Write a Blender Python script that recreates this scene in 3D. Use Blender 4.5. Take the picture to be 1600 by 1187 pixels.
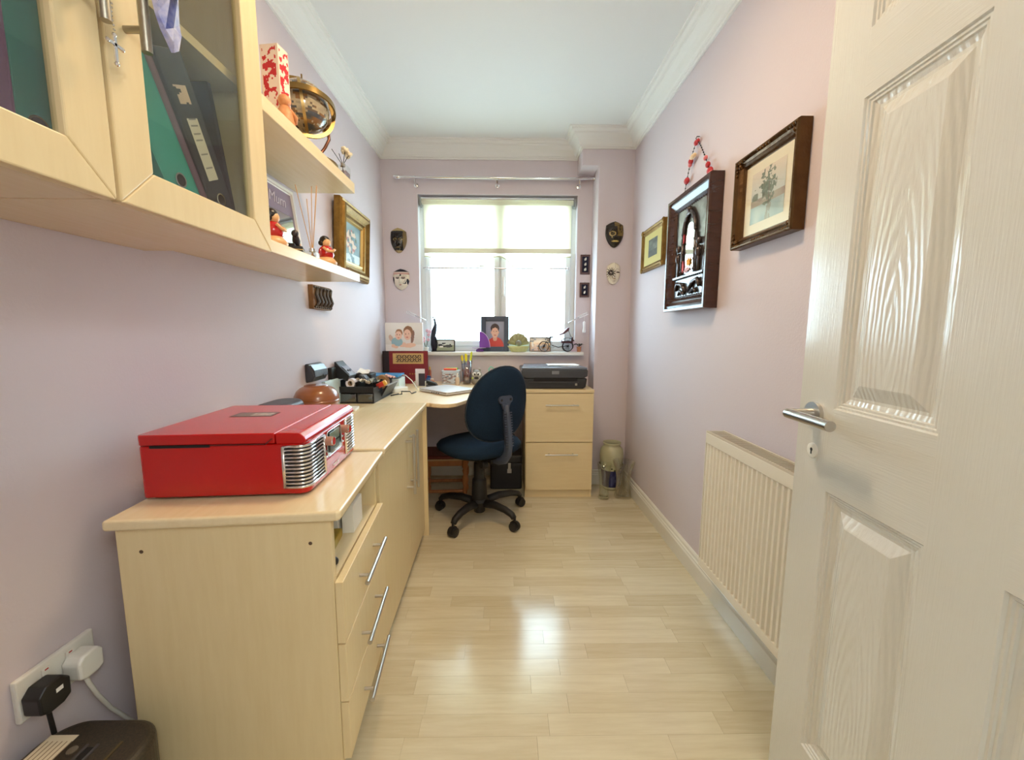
import bpy, bmesh, math, random
from math import sin, cos, pi, radians as rad
from mathutils import Matrix, Vector
random.seed(7)
SC = bpy.context.scene
for _o in list(bpy.data.objects): bpy.data.objects.remove(_o)
COL = SC.collection

# ------------------------------------------------------------------ camera, world, light, exposure
cam_d = bpy.data.cameras.new('camera'); cam = bpy.data.objects.new('camera', cam_d); COL.objects.link(cam)
cam_d.sensor_fit = 'HORIZONTAL'; cam_d.sensor_width = 36.0; cam_d.lens = 630.0 / 1600 * 36
cam_d.clip_start = 0.02; cam_d.clip_end = 100
YAW, PITCH, ROLL = .0153, .1195, .0029
_f = Vector((sin(YAW) * cos(PITCH), cos(YAW) * cos(PITCH), -sin(PITCH))); _r = Vector((cos(YAW), -sin(YAW), 0)); _u = _r.cross(_f)
_r2 = cos(ROLL) * _r + sin(ROLL) * _u; _u2 = -sin(ROLL) * _r + cos(ROLL) * _u
cam.matrix_world = Matrix(((_r2.x, _u2.x, -_f.x, 0), (_r2.y, _u2.y, -_f.y, 0), (_r2.z, _u2.z, -_f.z, 1.097), (0, 0, 0, 1)))
SC.camera = cam
SC.cycles.transparent_max_bounces = 24
SC.view_settings.view_transform = 'Standard'; SC.view_settings.look = 'None'
SC.view_settings.exposure = 0.18; SC.view_settings.gamma = 1.0; SC.view_settings.use_curve_mapping = False
W = bpy.data.worlds.new('world'); SC.world = W; W.use_nodes = True
_bg = W.node_tree.nodes['Background']; _bg.inputs[0].default_value = (0.64, 0.87, 1.0, 1); _bg.inputs[1].default_value = 12.0
def lamp(name, typ, loc, energy, color, size=.2, rot=(0, 0, 0), size_y=None):
    d = bpy.data.lights.new(name, typ); d.energy = energy; d.color = color
    if typ == 'AREA':
        d.size = size
        if size_y: d.shape = 'RECTANGLE'; d.size_y = size_y
    else: d.shadow_soft_size = size
    o = bpy.data.objects.new(name, d); o.location = loc; o.rotation_euler = rot; COL.objects.link(o); return o
lamp('ceiling_lamp_light', 'AREA', (-.04, 1.25, 2.33), 11.5, (1.0, .74, .45), .26)
lamp('ceiling_glow_light', 'POINT', (-.04, 1.25, 2.30), 2.2, (1.0, .74, .42), .05)
lamp('hall_fill_light', 'POINT', (0.58, -.70, 1.95), 23, (1.0, .95, .88), .12)  # added fill light in the unseen hall; no fixture, brightens the left side

# ------------------------------------------------------------------ materials
def lin(c):
    return tuple(((x / 255.0) / 12.92 if x <= 10 else ((x / 255.0 + .055) / 1.055) ** 2.4) for x in c)
MATS = {}
def mat(name, col, rough=.5, metal=0, spec=.5, coat=0, noise=0, nscale=8, stretch=(1, 1, 1), bump=0, bscale=60, bstretch=None,
        vcol=False, transl=0, alpha=None, emit=0, rand=0, col2=None, sheen=0):
    if name in MATS: return MATS[name]
    m = bpy.data.materials.new(name); m.use_nodes = True; nt = m.node_tree; N = nt.nodes; L = nt.links
    b = N['Principled BSDF']; c = lin(col) + (1,)
    b.inputs['Base Color'].default_value = c; b.inputs['Roughness'].default_value = rough
    b.inputs['Metallic'].default_value = metal; b.inputs['Specular IOR Level'].default_value = spec
    b.inputs['Coat Weight'].default_value = coat; b.inputs['Coat Roughness'].default_value = .08
    if sheen: b.inputs['Sheen Weight'].default_value = sheen
    tc = N.new('ShaderNodeTexCoord'); src = None
    if vcol:
        a = N.new('ShaderNodeVertexColor'); a.layer_name = 'Col'; L.new(a.outputs[0], b.inputs['Base Color'])
    if noise or rand:
        mx = N.new('ShaderNodeMix'); mx.data_type = 'RGBA'; mx.inputs[6].default_value = c
        c2 = lin(col2) + (1,) if col2 else tuple(x * .62 for x in c[:3]) + (1,)
        mx.inputs[7].default_value = c2
        mul = N.new('ShaderNodeMath'); mul.operation = 'ADD'; mul.inputs[0].default_value = 0; mul.inputs[1].default_value = 0
        if noise:
            mp = N.new('ShaderNodeMapping'); mp.inputs['Scale'].default_value = stretch; L.new(tc.outputs['Object'], mp.inputs[0])
            if rand:
                oi = N.new('ShaderNodeObjectInfo'); sc_ = N.new('ShaderNodeMath'); sc_.operation = 'MULTIPLY'; sc_.inputs[1].default_value = 37
                L.new(oi.outputs['Random'], sc_.inputs[0]); L.new(sc_.outputs[0], mp.inputs['Location'])
            nz = N.new('ShaderNodeTexNoise'); nz.inputs['Scale'].default_value = nscale; nz.inputs['Detail'].default_value = 6
            nz.inputs['Roughness'].default_value = .6; L.new(mp.outputs[0], nz.inputs['Vector'])
            mr = N.new('ShaderNodeMapRange'); mr.inputs[1].default_value = .32; mr.inputs[2].default_value = .7; mr.inputs[4].default_value = noise
            L.new(nz.outputs[0], mr.inputs[0]); L.new(mr.outputs[0], mul.inputs[0])
        if rand:
            oi2 = N.new('ShaderNodeObjectInfo'); m2 = N.new('ShaderNodeMath'); m2.operation = 'MULTIPLY'; m2.inputs[1].default_value = rand
            L.new(oi2.outputs['Random'], m2.inputs[0]); L.new(m2.outputs[0], mul.inputs[1])
        L.new(mul.outputs[0], mx.inputs[0]); L.new(mx.outputs[2], b.inputs['Base Color'])
    if bump:
        mp2 = N.new('ShaderNodeMapping'); mp2.inputs['Scale'].default_value = bstretch or (1, 1, 1); L.new(tc.outputs['Object'], mp2.inputs[0])
        n2 = N.new('ShaderNodeTexNoise'); n2.inputs['Scale'].default_value = bscale; n2.inputs['Detail'].default_value = 4; L.new(mp2.outputs[0], n2.inputs['Vector'])
        bp = N.new('ShaderNodeBump'); bp.inputs['Strength'].default_value = bump; bp.inputs['Distance'].default_value = .004
        L.new(n2.outputs[0], bp.inputs['Height']); L.new(bp.outputs[0], b.inputs['Normal'])
    out = N['Material Output']
    if transl:
        t = N.new('ShaderNodeBsdfTranslucent'); t.inputs[0].default_value = c; ms = N.new('ShaderNodeMixShader'); ms.inputs[0].default_value = transl
        L.new(b.outputs[0], ms.inputs[1]); L.new(t.outputs[0], ms.inputs[2]); L.new(ms.outputs[0], out.inputs[0])
    if alpha is not None:    # thin clear glass or plastic: clear transmission tinted by col, plus a surface reflection
        t = N.new('ShaderNodeBsdfTransparent'); t.inputs[0].default_value = c
        g = N.new('ShaderNodeBsdfGlossy'); g.inputs['Roughness'].default_value = rough; fr = N.new('ShaderNodeFresnel'); fr.inputs[0].default_value = 1.5
        ad = N.new('ShaderNodeMath'); ad.operation = 'ADD'; ad.inputs[1].default_value = alpha
        ge = N.new('ShaderNodeNewGeometry'); iv = N.new('ShaderNodeMath'); iv.operation = 'SUBTRACT'; iv.inputs[0].default_value = 1; L.new(ge.outputs['Backfacing'], iv.inputs[1])
        mu = N.new('ShaderNodeMath'); mu.operation = 'MULTIPLY'; L.new(fr.outputs[0], mu.inputs[0]); L.new(iv.outputs[0], mu.inputs[1]); L.new(mu.outputs[0], ad.inputs[0])
        ms = N.new('ShaderNodeMixShader'); L.new(ad.outputs[0], ms.inputs[0]); L.new(t.outputs[0], ms.inputs[1]); L.new(g.outputs[0], ms.inputs[2]); L.new(ms.outputs[0], out.inputs[0])
    if emit: b.inputs['Emission Color'].default_value = c; b.inputs['Emission Strength'].default_value = emit
    MATS[name] = m; return m
LAM = mat('maple_laminate', (230, 210, 166), .42, noise=.5, nscale=5, stretch=(14, 14, 1.2), col2=(220, 197, 148), bump=.05, bscale=90, bstretch=(1, 1, .08))
LAMY = mat('maple_laminate_top', (234, 216, 178), .22, noise=.5, nscale=5, stretch=(14, 1.2, 14), col2=(224, 202, 158))
LAMX = mat('maple_laminate_cross', (232, 212, 168), .42, noise=.5, nscale=5, stretch=(1.2, 14, 14), col2=(222, 198, 150))
LEDGE = mat('maple_edge', (224, 186, 138), .45)
WALLP = mat('mauve_wall_paint', (219, 208, 214), .75, bump=.10, bscale=160)
CEIL = mat('white_ceiling_paint', (236, 237, 235), .8, bump=.06, bscale=120)
CORN = mat('white_plaster', (240, 240, 236), .6)
WGLOSS = mat('white_gloss_paint', (236, 233, 224), .22, coat=.3)
UPVC = mat('white_upvc', (232, 238, 240), .3)
SILLM = mat('white_sill_board', (236, 236, 234), .3)
STEEL = mat('brushed_steel', (196, 194, 190), .3, metal=1)
NICKEL = mat('dull_nickel', (172, 166, 152), .38, metal=1)
CHROME = mat('chrome', (225, 225, 228), .1, metal=1)
GLASS = mat('window_glass', (250, 252, 252), .02, alpha=.02)
CGLASS = mat('cabinet_glass', (238, 240, 234), .03, alpha=.05)
VGLASS = mat('vase_glass', (251, 253, 250), .04, alpha=.05)
BLACKP = mat('black_plastic', (28, 29, 32), .38)
BLACKM = mat('matt_black_plastic', (22, 22, 24), .55)
GREYP = mat('grey_plastic', (84, 88, 96), .45)
WHITEP = mat('white_plastic', (238, 236, 228), .35)
PAPER = mat('white_paper', (244, 243, 240), .8)
DARKV = mat('dark_void', (20, 19, 22), .8)
VC = mat('printed_card', (255, 255, 255), .45, vcol=True)
VCG = mat('printed_gloss', (255, 255, 255), .18, vcol=True)
RED = mat('gloss_red_plastic', (188, 8, 8), .26, coat=.35)
FLOORM = mat('maple_floor_strip', (226, 216, 188), .17, noise=.38, nscale=3.2, stretch=(1.6, 16, 16), col2=(192, 174, 136), rand=.45, spec=.8)
NAVY = mat('navy_fabric', (27, 49, 70), .9, noise=.6, nscale=260, col2=(10, 24, 42), bump=.3, bscale=400, spec=.2)
GOLD = mat('antique_gold', (150, 116, 56), .38, metal=.75, noise=.7, nscale=22, col2=(92, 66, 30), bump=.5, bscale=70)
GOLDB = mat('bright_gold_slip', (205, 176, 112), .35, metal=.6)
WOODD = mat('dark_carved_wood', (70, 36, 26), .25, coat=.4, noise=.7, nscale=8, stretch=(1, 1, 6), col2=(40, 20, 16))
PINE = mat('orange_pine', (176, 112, 58), .45, noise=.6, nscale=10, stretch=(3, 3, .4), col2=(138, 80, 40))

# ------------------------------------------------------------------ geometry helpers
class G:
    """collects boxes, tubes, lathes and prisms into one mesh"""
    def __init__(s): s.v = []; s.f = []; s.c = []; s.M = Matrix()
    def add(s, vs, fs, col=None):
        n = len(s.v); s.v += [s.M @ Vector(p) for p in vs]; s.f += [tuple(i + n for i in f) for f in fs]; s.c += [col] * len(fs); return s
    def box(s, x0, y0, z0, x1, y1, z1, col=None):
        return s.add([(x0, y0, z0), (x1, y0, z0), (x1, y1, z0), (x0, y1, z0), (x0, y0, z1), (x1, y0, z1), (x1, y1, z1), (x0, y1, z1)],
                     [(0, 3, 2, 1), (4, 5, 6, 7), (0, 1, 5, 4), (1, 2, 6, 5), (2, 3, 7, 6), (3, 0, 4, 7)], col)
    def prism(s, pts, z0, z1, axis='z', col=None):
        n = len(pts)
        def P(a, b, c): return {'z': (a, b, c), 'x': (c, a, b), 'y': (a, c, b)}[axis]
        vs = [P(a, b, z0) for a, b in pts] + [P(a, b, z1) for a, b in pts]
        fs = [tuple(range(n - 1, -1, -1)), tuple(range(n, 2 * n))] + [(i, (i + 1) % n, n + (i + 1) % n, n + i) for i in range(n)]
        return s.add(vs, fs, col)
    def lathe(s, prof, n=24, at=(0, 0, 0), axis='z', col=None, sy=1.0, cap=True):
        vs = []; fs = []
        for r, z in prof:
            for i in range(n):
                a = 2 * pi * i / n; p = (r * cos(a), r * sin(a) * sy, z)
                if axis == 'x': p = (p[2], p[0], p[1])
                if axis == 'y': p = (p[0], p[2], p[1])
                vs.append((p[0] + at[0], p[1] + at[1], p[2] + at[2]))
        for k in range(len(prof) - 1):
            for i in range(n): j = (i + 1) % n; fs.append((k * n + i, k * n + j, (k + 1) * n + j, (k + 1) * n + i))
        if cap:
            if prof[0][0] > 1e-5: fs.append(tuple(range(n - 1, -1, -1)))
            if prof[-1][0] > 1e-5: fs.append(tuple((len(prof) - 1) * n + i for i in range(n)))
        return s.add(vs, fs, col)
    def ball(s, c, r, n=14, sc=(1, 1, 1), col=None):
        m = max(4, n // 2); prof = [(r * sin(pi * k / m), -r * cos(pi * k / m)) for k in range(m + 1)]
        vs = []; fs = []
        for q, z in prof:
            q = max(q, r * .002)
            for i in range(n): a = 2 * pi * i / n; vs.append((c[0] + q * cos(a) * sc[0], c[1] + q * sin(a) * sc[1], c[2] + z * sc[2]))
        for k in range(m):
            for i in range(n): j = (i + 1) % n; fs.append((k * n + i, k * n + j, (k + 1) * n + j, (k + 1) * n + i))
        return s.add(vs, fs, col)
    def tube(s, pts, r, n=8, flat=1.0, col=None, closed=False):
        pts = [Vector(p) for p in pts]; m = len(pts); vs = []; fs = []; prev = None
        for k, p in enumerate(pts):
            if closed: t = pts[(k + 1) % m] - pts[k - 1]
            else: t = pts[min(k + 1, m - 1)] - pts[max(k - 1, 0)]
            t.normalize()
            if prev is None:
                a = Vector((0, 0, 1)) if abs(t.z) < .9 else Vector((1, 0, 0)); u = t.cross(a).normalized()
            else: u = (prev - t * prev.dot(t)).normalized()
            prev = u; w = t.cross(u); rr = r[k] if isinstance(r, (list, tuple)) else r
            for i in range(n): a = 2 * pi * i / n; vs.append(p + u * rr * cos(a) + w * rr * sin(a) * flat)
        for k in range(m if closed else m - 1):
            k2 = (k + 1) % m
            for i in range(n): j = (i + 1) % n; fs.append((k * n + i, k * n + j, k2 * n + j, k2 * n + i))
        if not closed: fs.append(tuple(range(n - 1, -1, -1))); fs.append(tuple((m - 1) * n + i for i in range(n)))
        return s.add(vs, fs, col)
    def frame(s, y0, z0, y1, z1, w, prof, flip=1):
        """picture frame in the YZ plane; prof = [(inset, height towards +x*flip)]"""
        vs = []; n = len(prof)
        for (i, h) in prof:
            i *= w; vs += [(h * flip, y0 + i, z0 + i), (h * flip, y1 - i, z0 + i), (h * flip, y1 - i, z1 - i), (h * flip, y0 + i, z1 - i)]
        fs = []
        for k in range(n - 1):
            for i in range(4): j = (i + 1) % 4; fs.append((k * 4 + i, k * 4 + j, k * 4 + 4 + j, k * 4 + 4 + i))
        return s.add(vs, fs)
def O(name, g, m, parent=None, bevel=0, smooth=False, seg=2, loc=None, rot=None, sub=0, solid=0):
    me = bpy.data.meshes.new(name); me.from_pydata([tuple(v) for v in g.v], [], g.f); me.update()
    bm = bmesh.new(); bm.from_mesh(me); bmesh.ops.recalc_face_normals(bm, faces=bm.faces); bm.to_mesh(me); bm.free()
    ms = m if isinstance(m, (list, tuple)) else [m]
    for x in ms: me.materials.append(x)
    if any(c is not None for c in g.c):
        a = me.color_attributes.new('Col', 'FLOAT_COLOR', 'CORNER')
        for p in me.polygons:
            c = g.c[p.index] or (200, 200, 200); c = lin(c) + (1,)
            for li in p.loop_indices: a.data[li].color = c
    if smooth:
        for p in me.polygons: p.use_smooth = True
        if smooth != 'all':
            try: me.set_sharp_from_angle(angle=rad(38))
            except Exception: pass
    o = bpy.data.objects.new(name, me); COL.objects.link(o)
    if parent: o.parent = parent
    if loc: o.location = loc
    if rot: o.rotation_euler = rot
    if solid: md = o.modifiers.new('solid', 'SOLIDIFY'); md.thickness = solid
    if bevel: md = o.modifiers.new('bevel', 'BEVEL'); md.width = bevel; md.segments = seg; md.limit_method = 'ANGLE'; md.angle_limit = rad(40); md.harden_normals = False
    if sub: md = o.modifiers.new('sub', 'SUBSURF'); md.levels = md.render_levels = sub
    return o
def tag(o, label, cat=None, group=None, kind=None):
    o['label'] = label
    if cat: o['category'] = cat
    if group: o['group'] = group
    if kind: o['kind'] = kind
    return o
def T(name, label, cat, loc=(0, 0, 0), rz=0, group=None, rot=None):
    o = bpy.data.objects.new(name, None); COL.objects.link(o); o.location = loc; o.rotation_euler = rot or (0, 0, rz); o.empty_display_size = .05
    return tag(o, label, cat, group)
def S(o): o['kind'] = 'structure'; return o
def picture(name, y0, z0, w, h, nx, ny, fn, parent, x=0, flip=1, m=None, axis='x', thick=.002):
    """flat print as a coloured grid; fn(u, v) -> rgb, u to the viewer's right, v up. axis x: faces +x*flip, axis y: faces -y, axis z: faces up"""
    g = G()
    for j in range(ny):
        for i in range(nx):
            c = fn((i + .5) / nx, (j + .5) / ny); q = []
            for a, b in ((i, j), (i + 1, j), (i + 1, j + 1), (i, j + 1)):
                u, v = a / nx, b / ny
                if axis == 'x': q.append((x, y0 + (u if flip > 0 else 1 - u) * w, z0 + v * h))
                elif axis == 'y': q.append((y0 + u * w, x, z0 + v * h))
                else: q.append((y0 + u * w, z0 + v * h, x))
            g.add(q, [(0, 1, 2, 3)], c)
    g2 = G(); g2.v, g2.f, g2.c = g.v, g.f, g.c
    o = O(name, g2, m or VC, parent); return o
def E(u, v, cx, cy, rx, ry, rot=0):
    a, b = u - cx, v - cy
    if rot: a, b = a * cos(rot) + b * sin(rot), -a * sin(rot) + b * cos(rot)
    return (a / rx) ** 2 + (b / ry) ** 2 < 1
def mixc(a, b, t): t = max(0, min(1, t)); return tuple(a[i] + (b[i] - a[i]) * t for i in range(3))
def hsh(i, j): return (sin(i * 12.9898 + j * 78.233) * 43758.5453) % 1
def vn(u, v, s):
    u *= s; v *= s; i, j = math.floor(u), math.floor(v); a, b = u - i, v - j; a = a * a * (3 - 2 * a); b = b * b * (3 - 2 * b)
    return (hsh(i, j) * (1 - a) + hsh(i + 1, j) * a) * (1 - b) + (hsh(i, j + 1) * (1 - a) + hsh(i + 1, j + 1) * a) * b
def text(name, s, size, m, parent, loc, rot, extrude=.0004, shear=0):
    c = bpy.data.curves.new(name, 'FONT'); c.body = s; c.size = size; c.extrude = extrude; c.align_x = 'CENTER'; c.align_y = 'CENTER'; c.shear = shear
    t = bpy.data.objects.new('tmp_' + name, c); COL.objects.link(t); dg = bpy.context.evaluated_depsgraph_get()
    me = bpy.data.meshes.new_from_object(t.evaluated_get(dg)); bpy.data.objects.remove(t); me.materials.clear(); me.materials.append(m)
    o = bpy.data.objects.new(name, me); COL.objects.link(o); o.parent = parent; o.location = loc; o.rotation_euler = rot; return o
def arc(cx, cy, r, a0, a1, n): return [(cx + r * cos(a0 + (a1 - a0) * i / n), cy + r * sin(a0 + (a1 - a0) * i / n)) for i in range(n + 1)]
def rrect(x0, y0, x1, y1, r, n=5):
    return arc(x1 - r, y0 + r, r, -pi / 2, 0, n) + arc(x1 - r, y1 - r, r, 0, pi / 2, n) + arc(x0 + r, y1 - r, r, pi / 2, pi, n) + arc(x0 + r, y0 + r, r, pi, 1.5 * pi, n)

# ------------------------------------------------------------------ room shell
XL, XR, YB, YX, H = -.8836, .8593, 3.0094, 2.8213, 2.40
fl = S(O('floor', G().box(XL - .2, -1.4, -.06, XR + .2, YB + .1, -.008), mat('floor_base', (196, 172, 136), .6)))
# laminate strips run across the room, each its own piece
PW = .0655; planks = {}
row = 0; y = .06
cnt = 0
while y < YB - .001:
    x = XL + .002 - random.random() * .35; y1 = min(y + PW - .0004, YB)
    while x < XR:
        ln = random.choice((.30, .36, .42, .48)); xa, xb = max(x, XL + .001), min(x + ln - .0004, XR - .001)
        if xb - xa > .01 and cnt < 296:
            cnt += 1
            g = G().box(-(xb - xa) / 2, -(y1 - y) / 2, -.0075, (xb - xa) / 2, (y1 - y) / 2, 0)
            O('floor_strip', g, FLOORM, fl, loc=((xa + xb) / 2, (y + y1) / 2, 0))
        x += ln
    y += PW
fh = S(O('floor_hall', G().box(-1.3, -1.4, -.007, 1.4, .055, 0), mat('hall_carpet', (150, 138, 122), .95)))
S(O('ceiling', G().box(XL - .2, -1.4, H, XR + .2, YB + .4, H + .08), CEIL))
S(O('wall_left', G().box(XL - .12, .0, 0, XL, YB + .35, H), WALLP))
S(O('wall_right', G().box(XR, .0, 0, XR + .12, YB + .35, H), WALLP))
WX0, WX1, WZ0, WZ1 = -.633, .516, .948, 2.067
g = G(); D = .20
g.box(XL, YB, 0, WX0, YB + D, H).box(WX1, YB, 0, XR, YB + D, H).box(WX0, YB, WZ1, WX1, YB + D, H).box(WX0, YB, 0, WX1, YB + D, WZ0)
S(O('wall_back', g, WALLP))
S(O('wall_return', G().box(.620, YX, 0, XR + .01, YB + .01, H).box(.507, YX, 2.195, .6201, YB + .01, H), WALLP))
DX0, DX1 = -.20, .625
g = G().box(XL, -.04, 0, DX0, .055, H).box(DX1, -.04, 0, XR, .055, H).box(DX0, -.04, 2.02, DX1, .055, H)
S(O('wall_front', g, WALLP))
g = G().box(-1.3, -1.45, 0, 1.4, -1.37, H).box(-1.38, -1.45, 0, -1.3, -.04, H).box(1.4, -1.45, 0, 1.48, -.04, H).box(-1.3, -.045, 0, XL, .0, H).box(XR, -.045, 0, 1.4, .0, H)
S(O('wall_hall', g, mat('hall_paint', (226, 216, 200), .7)))
g = G().box(-.235, .052, 0, -.20, .068, 2.05).box(-.235, .052, 2.02, .66, .068, 2.06)
S(O('trim_2', g, WGLOSS, bevel=.003))

def sweep(path, prof, m, name, inward=1, zmap=None):
    """path: corner points seen from above; prof: [(distance from wall, z)]; mitred corners"""
    vs = []; fs = []; n = len(prof); P = [Vector((a, b)) for a, b in path]
    for k, p in enumerate(P):
        d1 = (P[k] - P[k - 1]).normalized() if k else None; d2 = (P[k + 1] - P[k]).normalized() if k < len(P) - 1 else None
        n1 = Vector((d1.y, -d1.x)) * inward if d1 else None; n2 = Vector((d2.y, -d2.x)) * inward if d2 else None
        if n1 is None: off = n2
        elif n2 is None: off = n1
        else: b = (n1 + n2); off = b / (1 + n1.dot(n2)) if 1 + n1.dot(n2) > .01 else n1
        for d, z in prof: q = p + off * d; vs.append((q.x, q.y, z))
    for k in range(len(P) - 1):
        for i in range(n - 1): fs.append((k * n + i, (k + 1) * n + i, (k + 1) * n + i + 1, k * n + i + 1))
    g = G().add(vs, fs); return O(name, g, m)
prof = [(0, 2.296), (.010, 2.296), (.012, 2.304), (.019, 2.306), (.021, 2.313), (.026, 2.318), (.033, 2.334), (.044, 2.350), (.058, 2.362), (.066, 2.368), (.068, 2.376), (.078, 2.379), (.086, 2.386), (.088, 2.392), (.100, 2.393), (.102, 2.3999)]
S(sweep([(XL, .055), (XL, YB), (.507, YB), (.507, YX), (XR, YX), (XR, .055)], prof, CORN, 'trim_1'))
sk = [(.019, 0), (.019, .070), (.015, .078), (.015, .083), (.010, .088), (.009, .099), (.004, .106), (0, .107)]
S(sweep([(XR, YX), (XR, .055)], sk, WGLOSS, 'baseboard_right'))
S(sweep([(.620, YX), (XR - .019, YX)], sk, WGLOSS, 'baseboard_return'))
S(sweep([(XL, .055), (XL, YB - .019)], sk, WGLOSS, 'baseboard_left'))
S(sweep([(XL + .019, YB), (.62, YB)], sk, WGLOSS, 'baseboard_back'))

# ------------------------------------------------------------------ window, sill, blind
win = S(O('window_1', G().box(WX0, 3.075, WZ0, WX0 + .038, 3.145, WZ1).box(WX1 - .038, 3.075, WZ0, WX1, 3.145, WZ1).box(WX0 + .038, 3.075, WZ1 - .045, WX1 - .038, 3.145, WZ1).box(WX0 + .038, 3.075, WZ0, WX1 - .038, 3.145, WZ0 + .040).box(-.066, 3.08, WZ0 + .04, -.020, 3.14, WZ1 - .045), UPVC, bevel=.004))
def sash(x0, x1):
    z0, z1 = WZ0 + .040, WZ1 - .045; w = .038
    g = G().box(x0, 3.06, z0, x0 + w, 3.12, z1).box(x1 - w, 3.06, z0, x1, 3.12, z1).box(x0 + w, 3.06, z0, x1 - w, 3.12, z0 + w).box(x0 + w, 3.06, z1 - w, x1 - w, 3.12, z1)
    s = O('casement', g, UPVC, win, bevel=.005); O('glass_pane', G().box(x0 + w - .004, 3.088, z0 + w - .004, x1 - w + .004, 3.094, z1 - w + .004), GLASS, s); return s
sash(WX0 + .038, -.050); s2 = sash(-.036, WX1 - .038)
O('window_handle', G().box(-.028, 3.048, 1.36, -.012, 3.06, 1.43).box(-.026, 3.03, 1.37, -.014, 3.048, 1.50), WHITEP, s2, bevel=.003)
O('window_sill', G().box(-.66, 2.960, .921, .574, 3.06, .949), SILLM, win, bevel=.008, seg=3)
REV = mat('reveal_lit_white', (236, 232, 238), .6)  # liner paler than the walls; daylight on the reveal put into its colour
g = G().box(WX0, YB - .0005, WZ0, WX0 + .004, 3.075, WZ1).box(WX1 - .004, YB - .0005, WZ0, WX1, 3.075, WZ1).box(WX0, YB - .0005, WZ1 - .004, WX1, 3.075, WZ1)
S(O('trim_3', g, REV))
bl = T('roller_blind', 'cream roller blind half lowered over the window, with a scalloped hem', 'blind', (-.06, 3.035, 1.55))
BX, BZ = -.06, 1.55
def L(x, z): return (x - BX, z - BZ)
FAB = mat('blind_fabric', (250, 247, 232), .8, transl=.55)
O('roller_tube', G().lathe([(.017, -.545), (.017, .545)], 20, (0, 0, 2.018 - BZ), 'x'), FAB, bl, smooth=True)
O('head_rail', G().box(-.552, -.012, 2.034 - BZ, .552, .03, 2.050 - BZ), CHROME, bl, bevel=.003)
for s_ in (-1, 1): O('end_bracket', G().box(s_ * .553 - .005, -.02, 1.985 - BZ, s_ * .553 + .005, .025, 2.045 - BZ), mat('grey_bracket', (150, 156, 160), .4), bl, bevel=.002)
bx0, bx1 = -.594, .474
edge = [(bx0, 1.667)]
xs = [-.594, -.481, -.411, -.219, -.153, .035, .091, .294, .345, .474]
hem = []
for k in range(0, 10, 2):
    a, b = xs[k], xs[k + 1]; full = k not in (0, 8)
    for i in range(13):
        t = i / 12
        if k == 0: tt = .5 + t / 2; px = a + (b - a) * t
        elif k == 8: tt = t / 2; px = a + (b - a) * t
        else: tt = t; px = a + (b - a) * t
        hem.append((px, 1.585 + .055 * (1 - abs(2 * tt - 1) ** 2.2)))
    if k < 8: hem += [(xs[k + 1] + .006, 1.572), (xs[k + 2] - .006, 1.572)]
g = G()
for (z0, z1, yy) in ((1.696, 2.012, 0),):
    g.box(bx0 - BX, yy - .0005, z0 - BZ, bx1 - BX, yy + .0005, z1 - BZ)
for i in range(len(hem) - 1):
    (a, za), (b, zb) = hem[i], hem[i + 1]
    if b - a < 1e-4: continue
    g.add([L(a, za)[0:1] + (0, za - BZ), (b - BX, 0, zb - BZ), (b - BX, 0, 1.667 - BZ), (a - BX, 0, 1.667 - BZ)], [(0, 1, 2, 3)])
O('fabric', g, FAB, bl)
O('fold_band', G().box(bx0 - BX, -.004, 1.664 - BZ, bx1 - BX, .004, 1.697 - BZ), mat('blind_band', (222, 214, 196), .8, transl=.25), bl)
O('hem_braid', G().tube([(a - BX, -.0015, z - BZ) for a, z in hem], .0085, 6, flat=.4), mat('cream_braid', (196, 188, 142), .7), bl, smooth=True)
O('bottom_rod', G().lathe([(.0055, -.545), (.0055, .515)], 10, (0, 0, 1.557 - BZ), 'x'), CHROME, bl, smooth=True)
for x in (-.57, .455): O('rod_finial', G().ball((x - BX, 0, 1.557 - BZ), .010, 10), CHROME, bl, smooth=True)

rod = T('curtain_rod', 'long bare chrome curtain rod fixed above the window', 'curtain rod', (-.07, 2.95, 2.156))
O('pole', G().lathe([(.0085, -.66), (.0085, .675)], 16, (0, 0, 0), 'x'), CHROME, rod, smooth=True)
O('rear_pole', G().lathe([(.006, -.62), (.006, .66)], 12, (0, .028, .012), 'x'), CHROME, rod, smooth=True)
for s_, x in ((-1, -.66), (1, .675)): O('finial', G().lathe([(.0, 0), (.013, .002), (.015, .012), (.013, .045), (.009, .05)] if s_ > 0 else [(.0, -.05), (.013, -.048), (.015, -.03), (.013, -.005), (.009, 0)], 16, (x, 0, 0), 'x'), CHROME, rod, smooth=True)
for x in (-.565, .008, .585):
    O('bracket', G().tube([(x, 0, -.004), (x, .01, -.03), (x, .04, -.036), (x, .058, -.036)], .006, 8).lathe([(.016, .050), (.016, .059)], 16, (x, 0, -.036), 'y').lathe([(.012, -.006), (.012, .006)], 14, (x, 0, 0), 'x'), CHROME, rod, smooth=True)

# ------------------------------------------------------------------ door with six moulded panels
dang = math.atan2(cos(rad(4.3)), sin(rad(4.3)))
dr = S(bpy.data.objects.new('door_1', None)); COL.objects.link(dr); dr.location = (.618, .142, 0); dr.rotation_euler = (0, 0, dang)
DOORM = mat('embossed_white_gloss', (228, 227, 220), .20, coat=.4, bump=.16, bscale=40, bstretch=(8, 8, .35))
DOORH = mat('embossed_white_gloss_cross', (228, 227, 220), .20, coat=.4, bump=.16, bscale=40, bstretch=(.35, 8, 8))
DW = .762; px = [(.115, .333), (.443, .658)]; pz = [(.175, .768), (.942, 1.530), (1.650, 1.865)]
DT = .035
for (a, b) in ((0, px[0][0]), (px[0][1], px[1][0]), (px[1][1], DW)):
    O('stile', G().box(a, -DT, .006, b, 0, 1.981), DOORM, dr)
zz = [.006] + [q for p_ in pz for q in p_] + [1.981]
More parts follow.
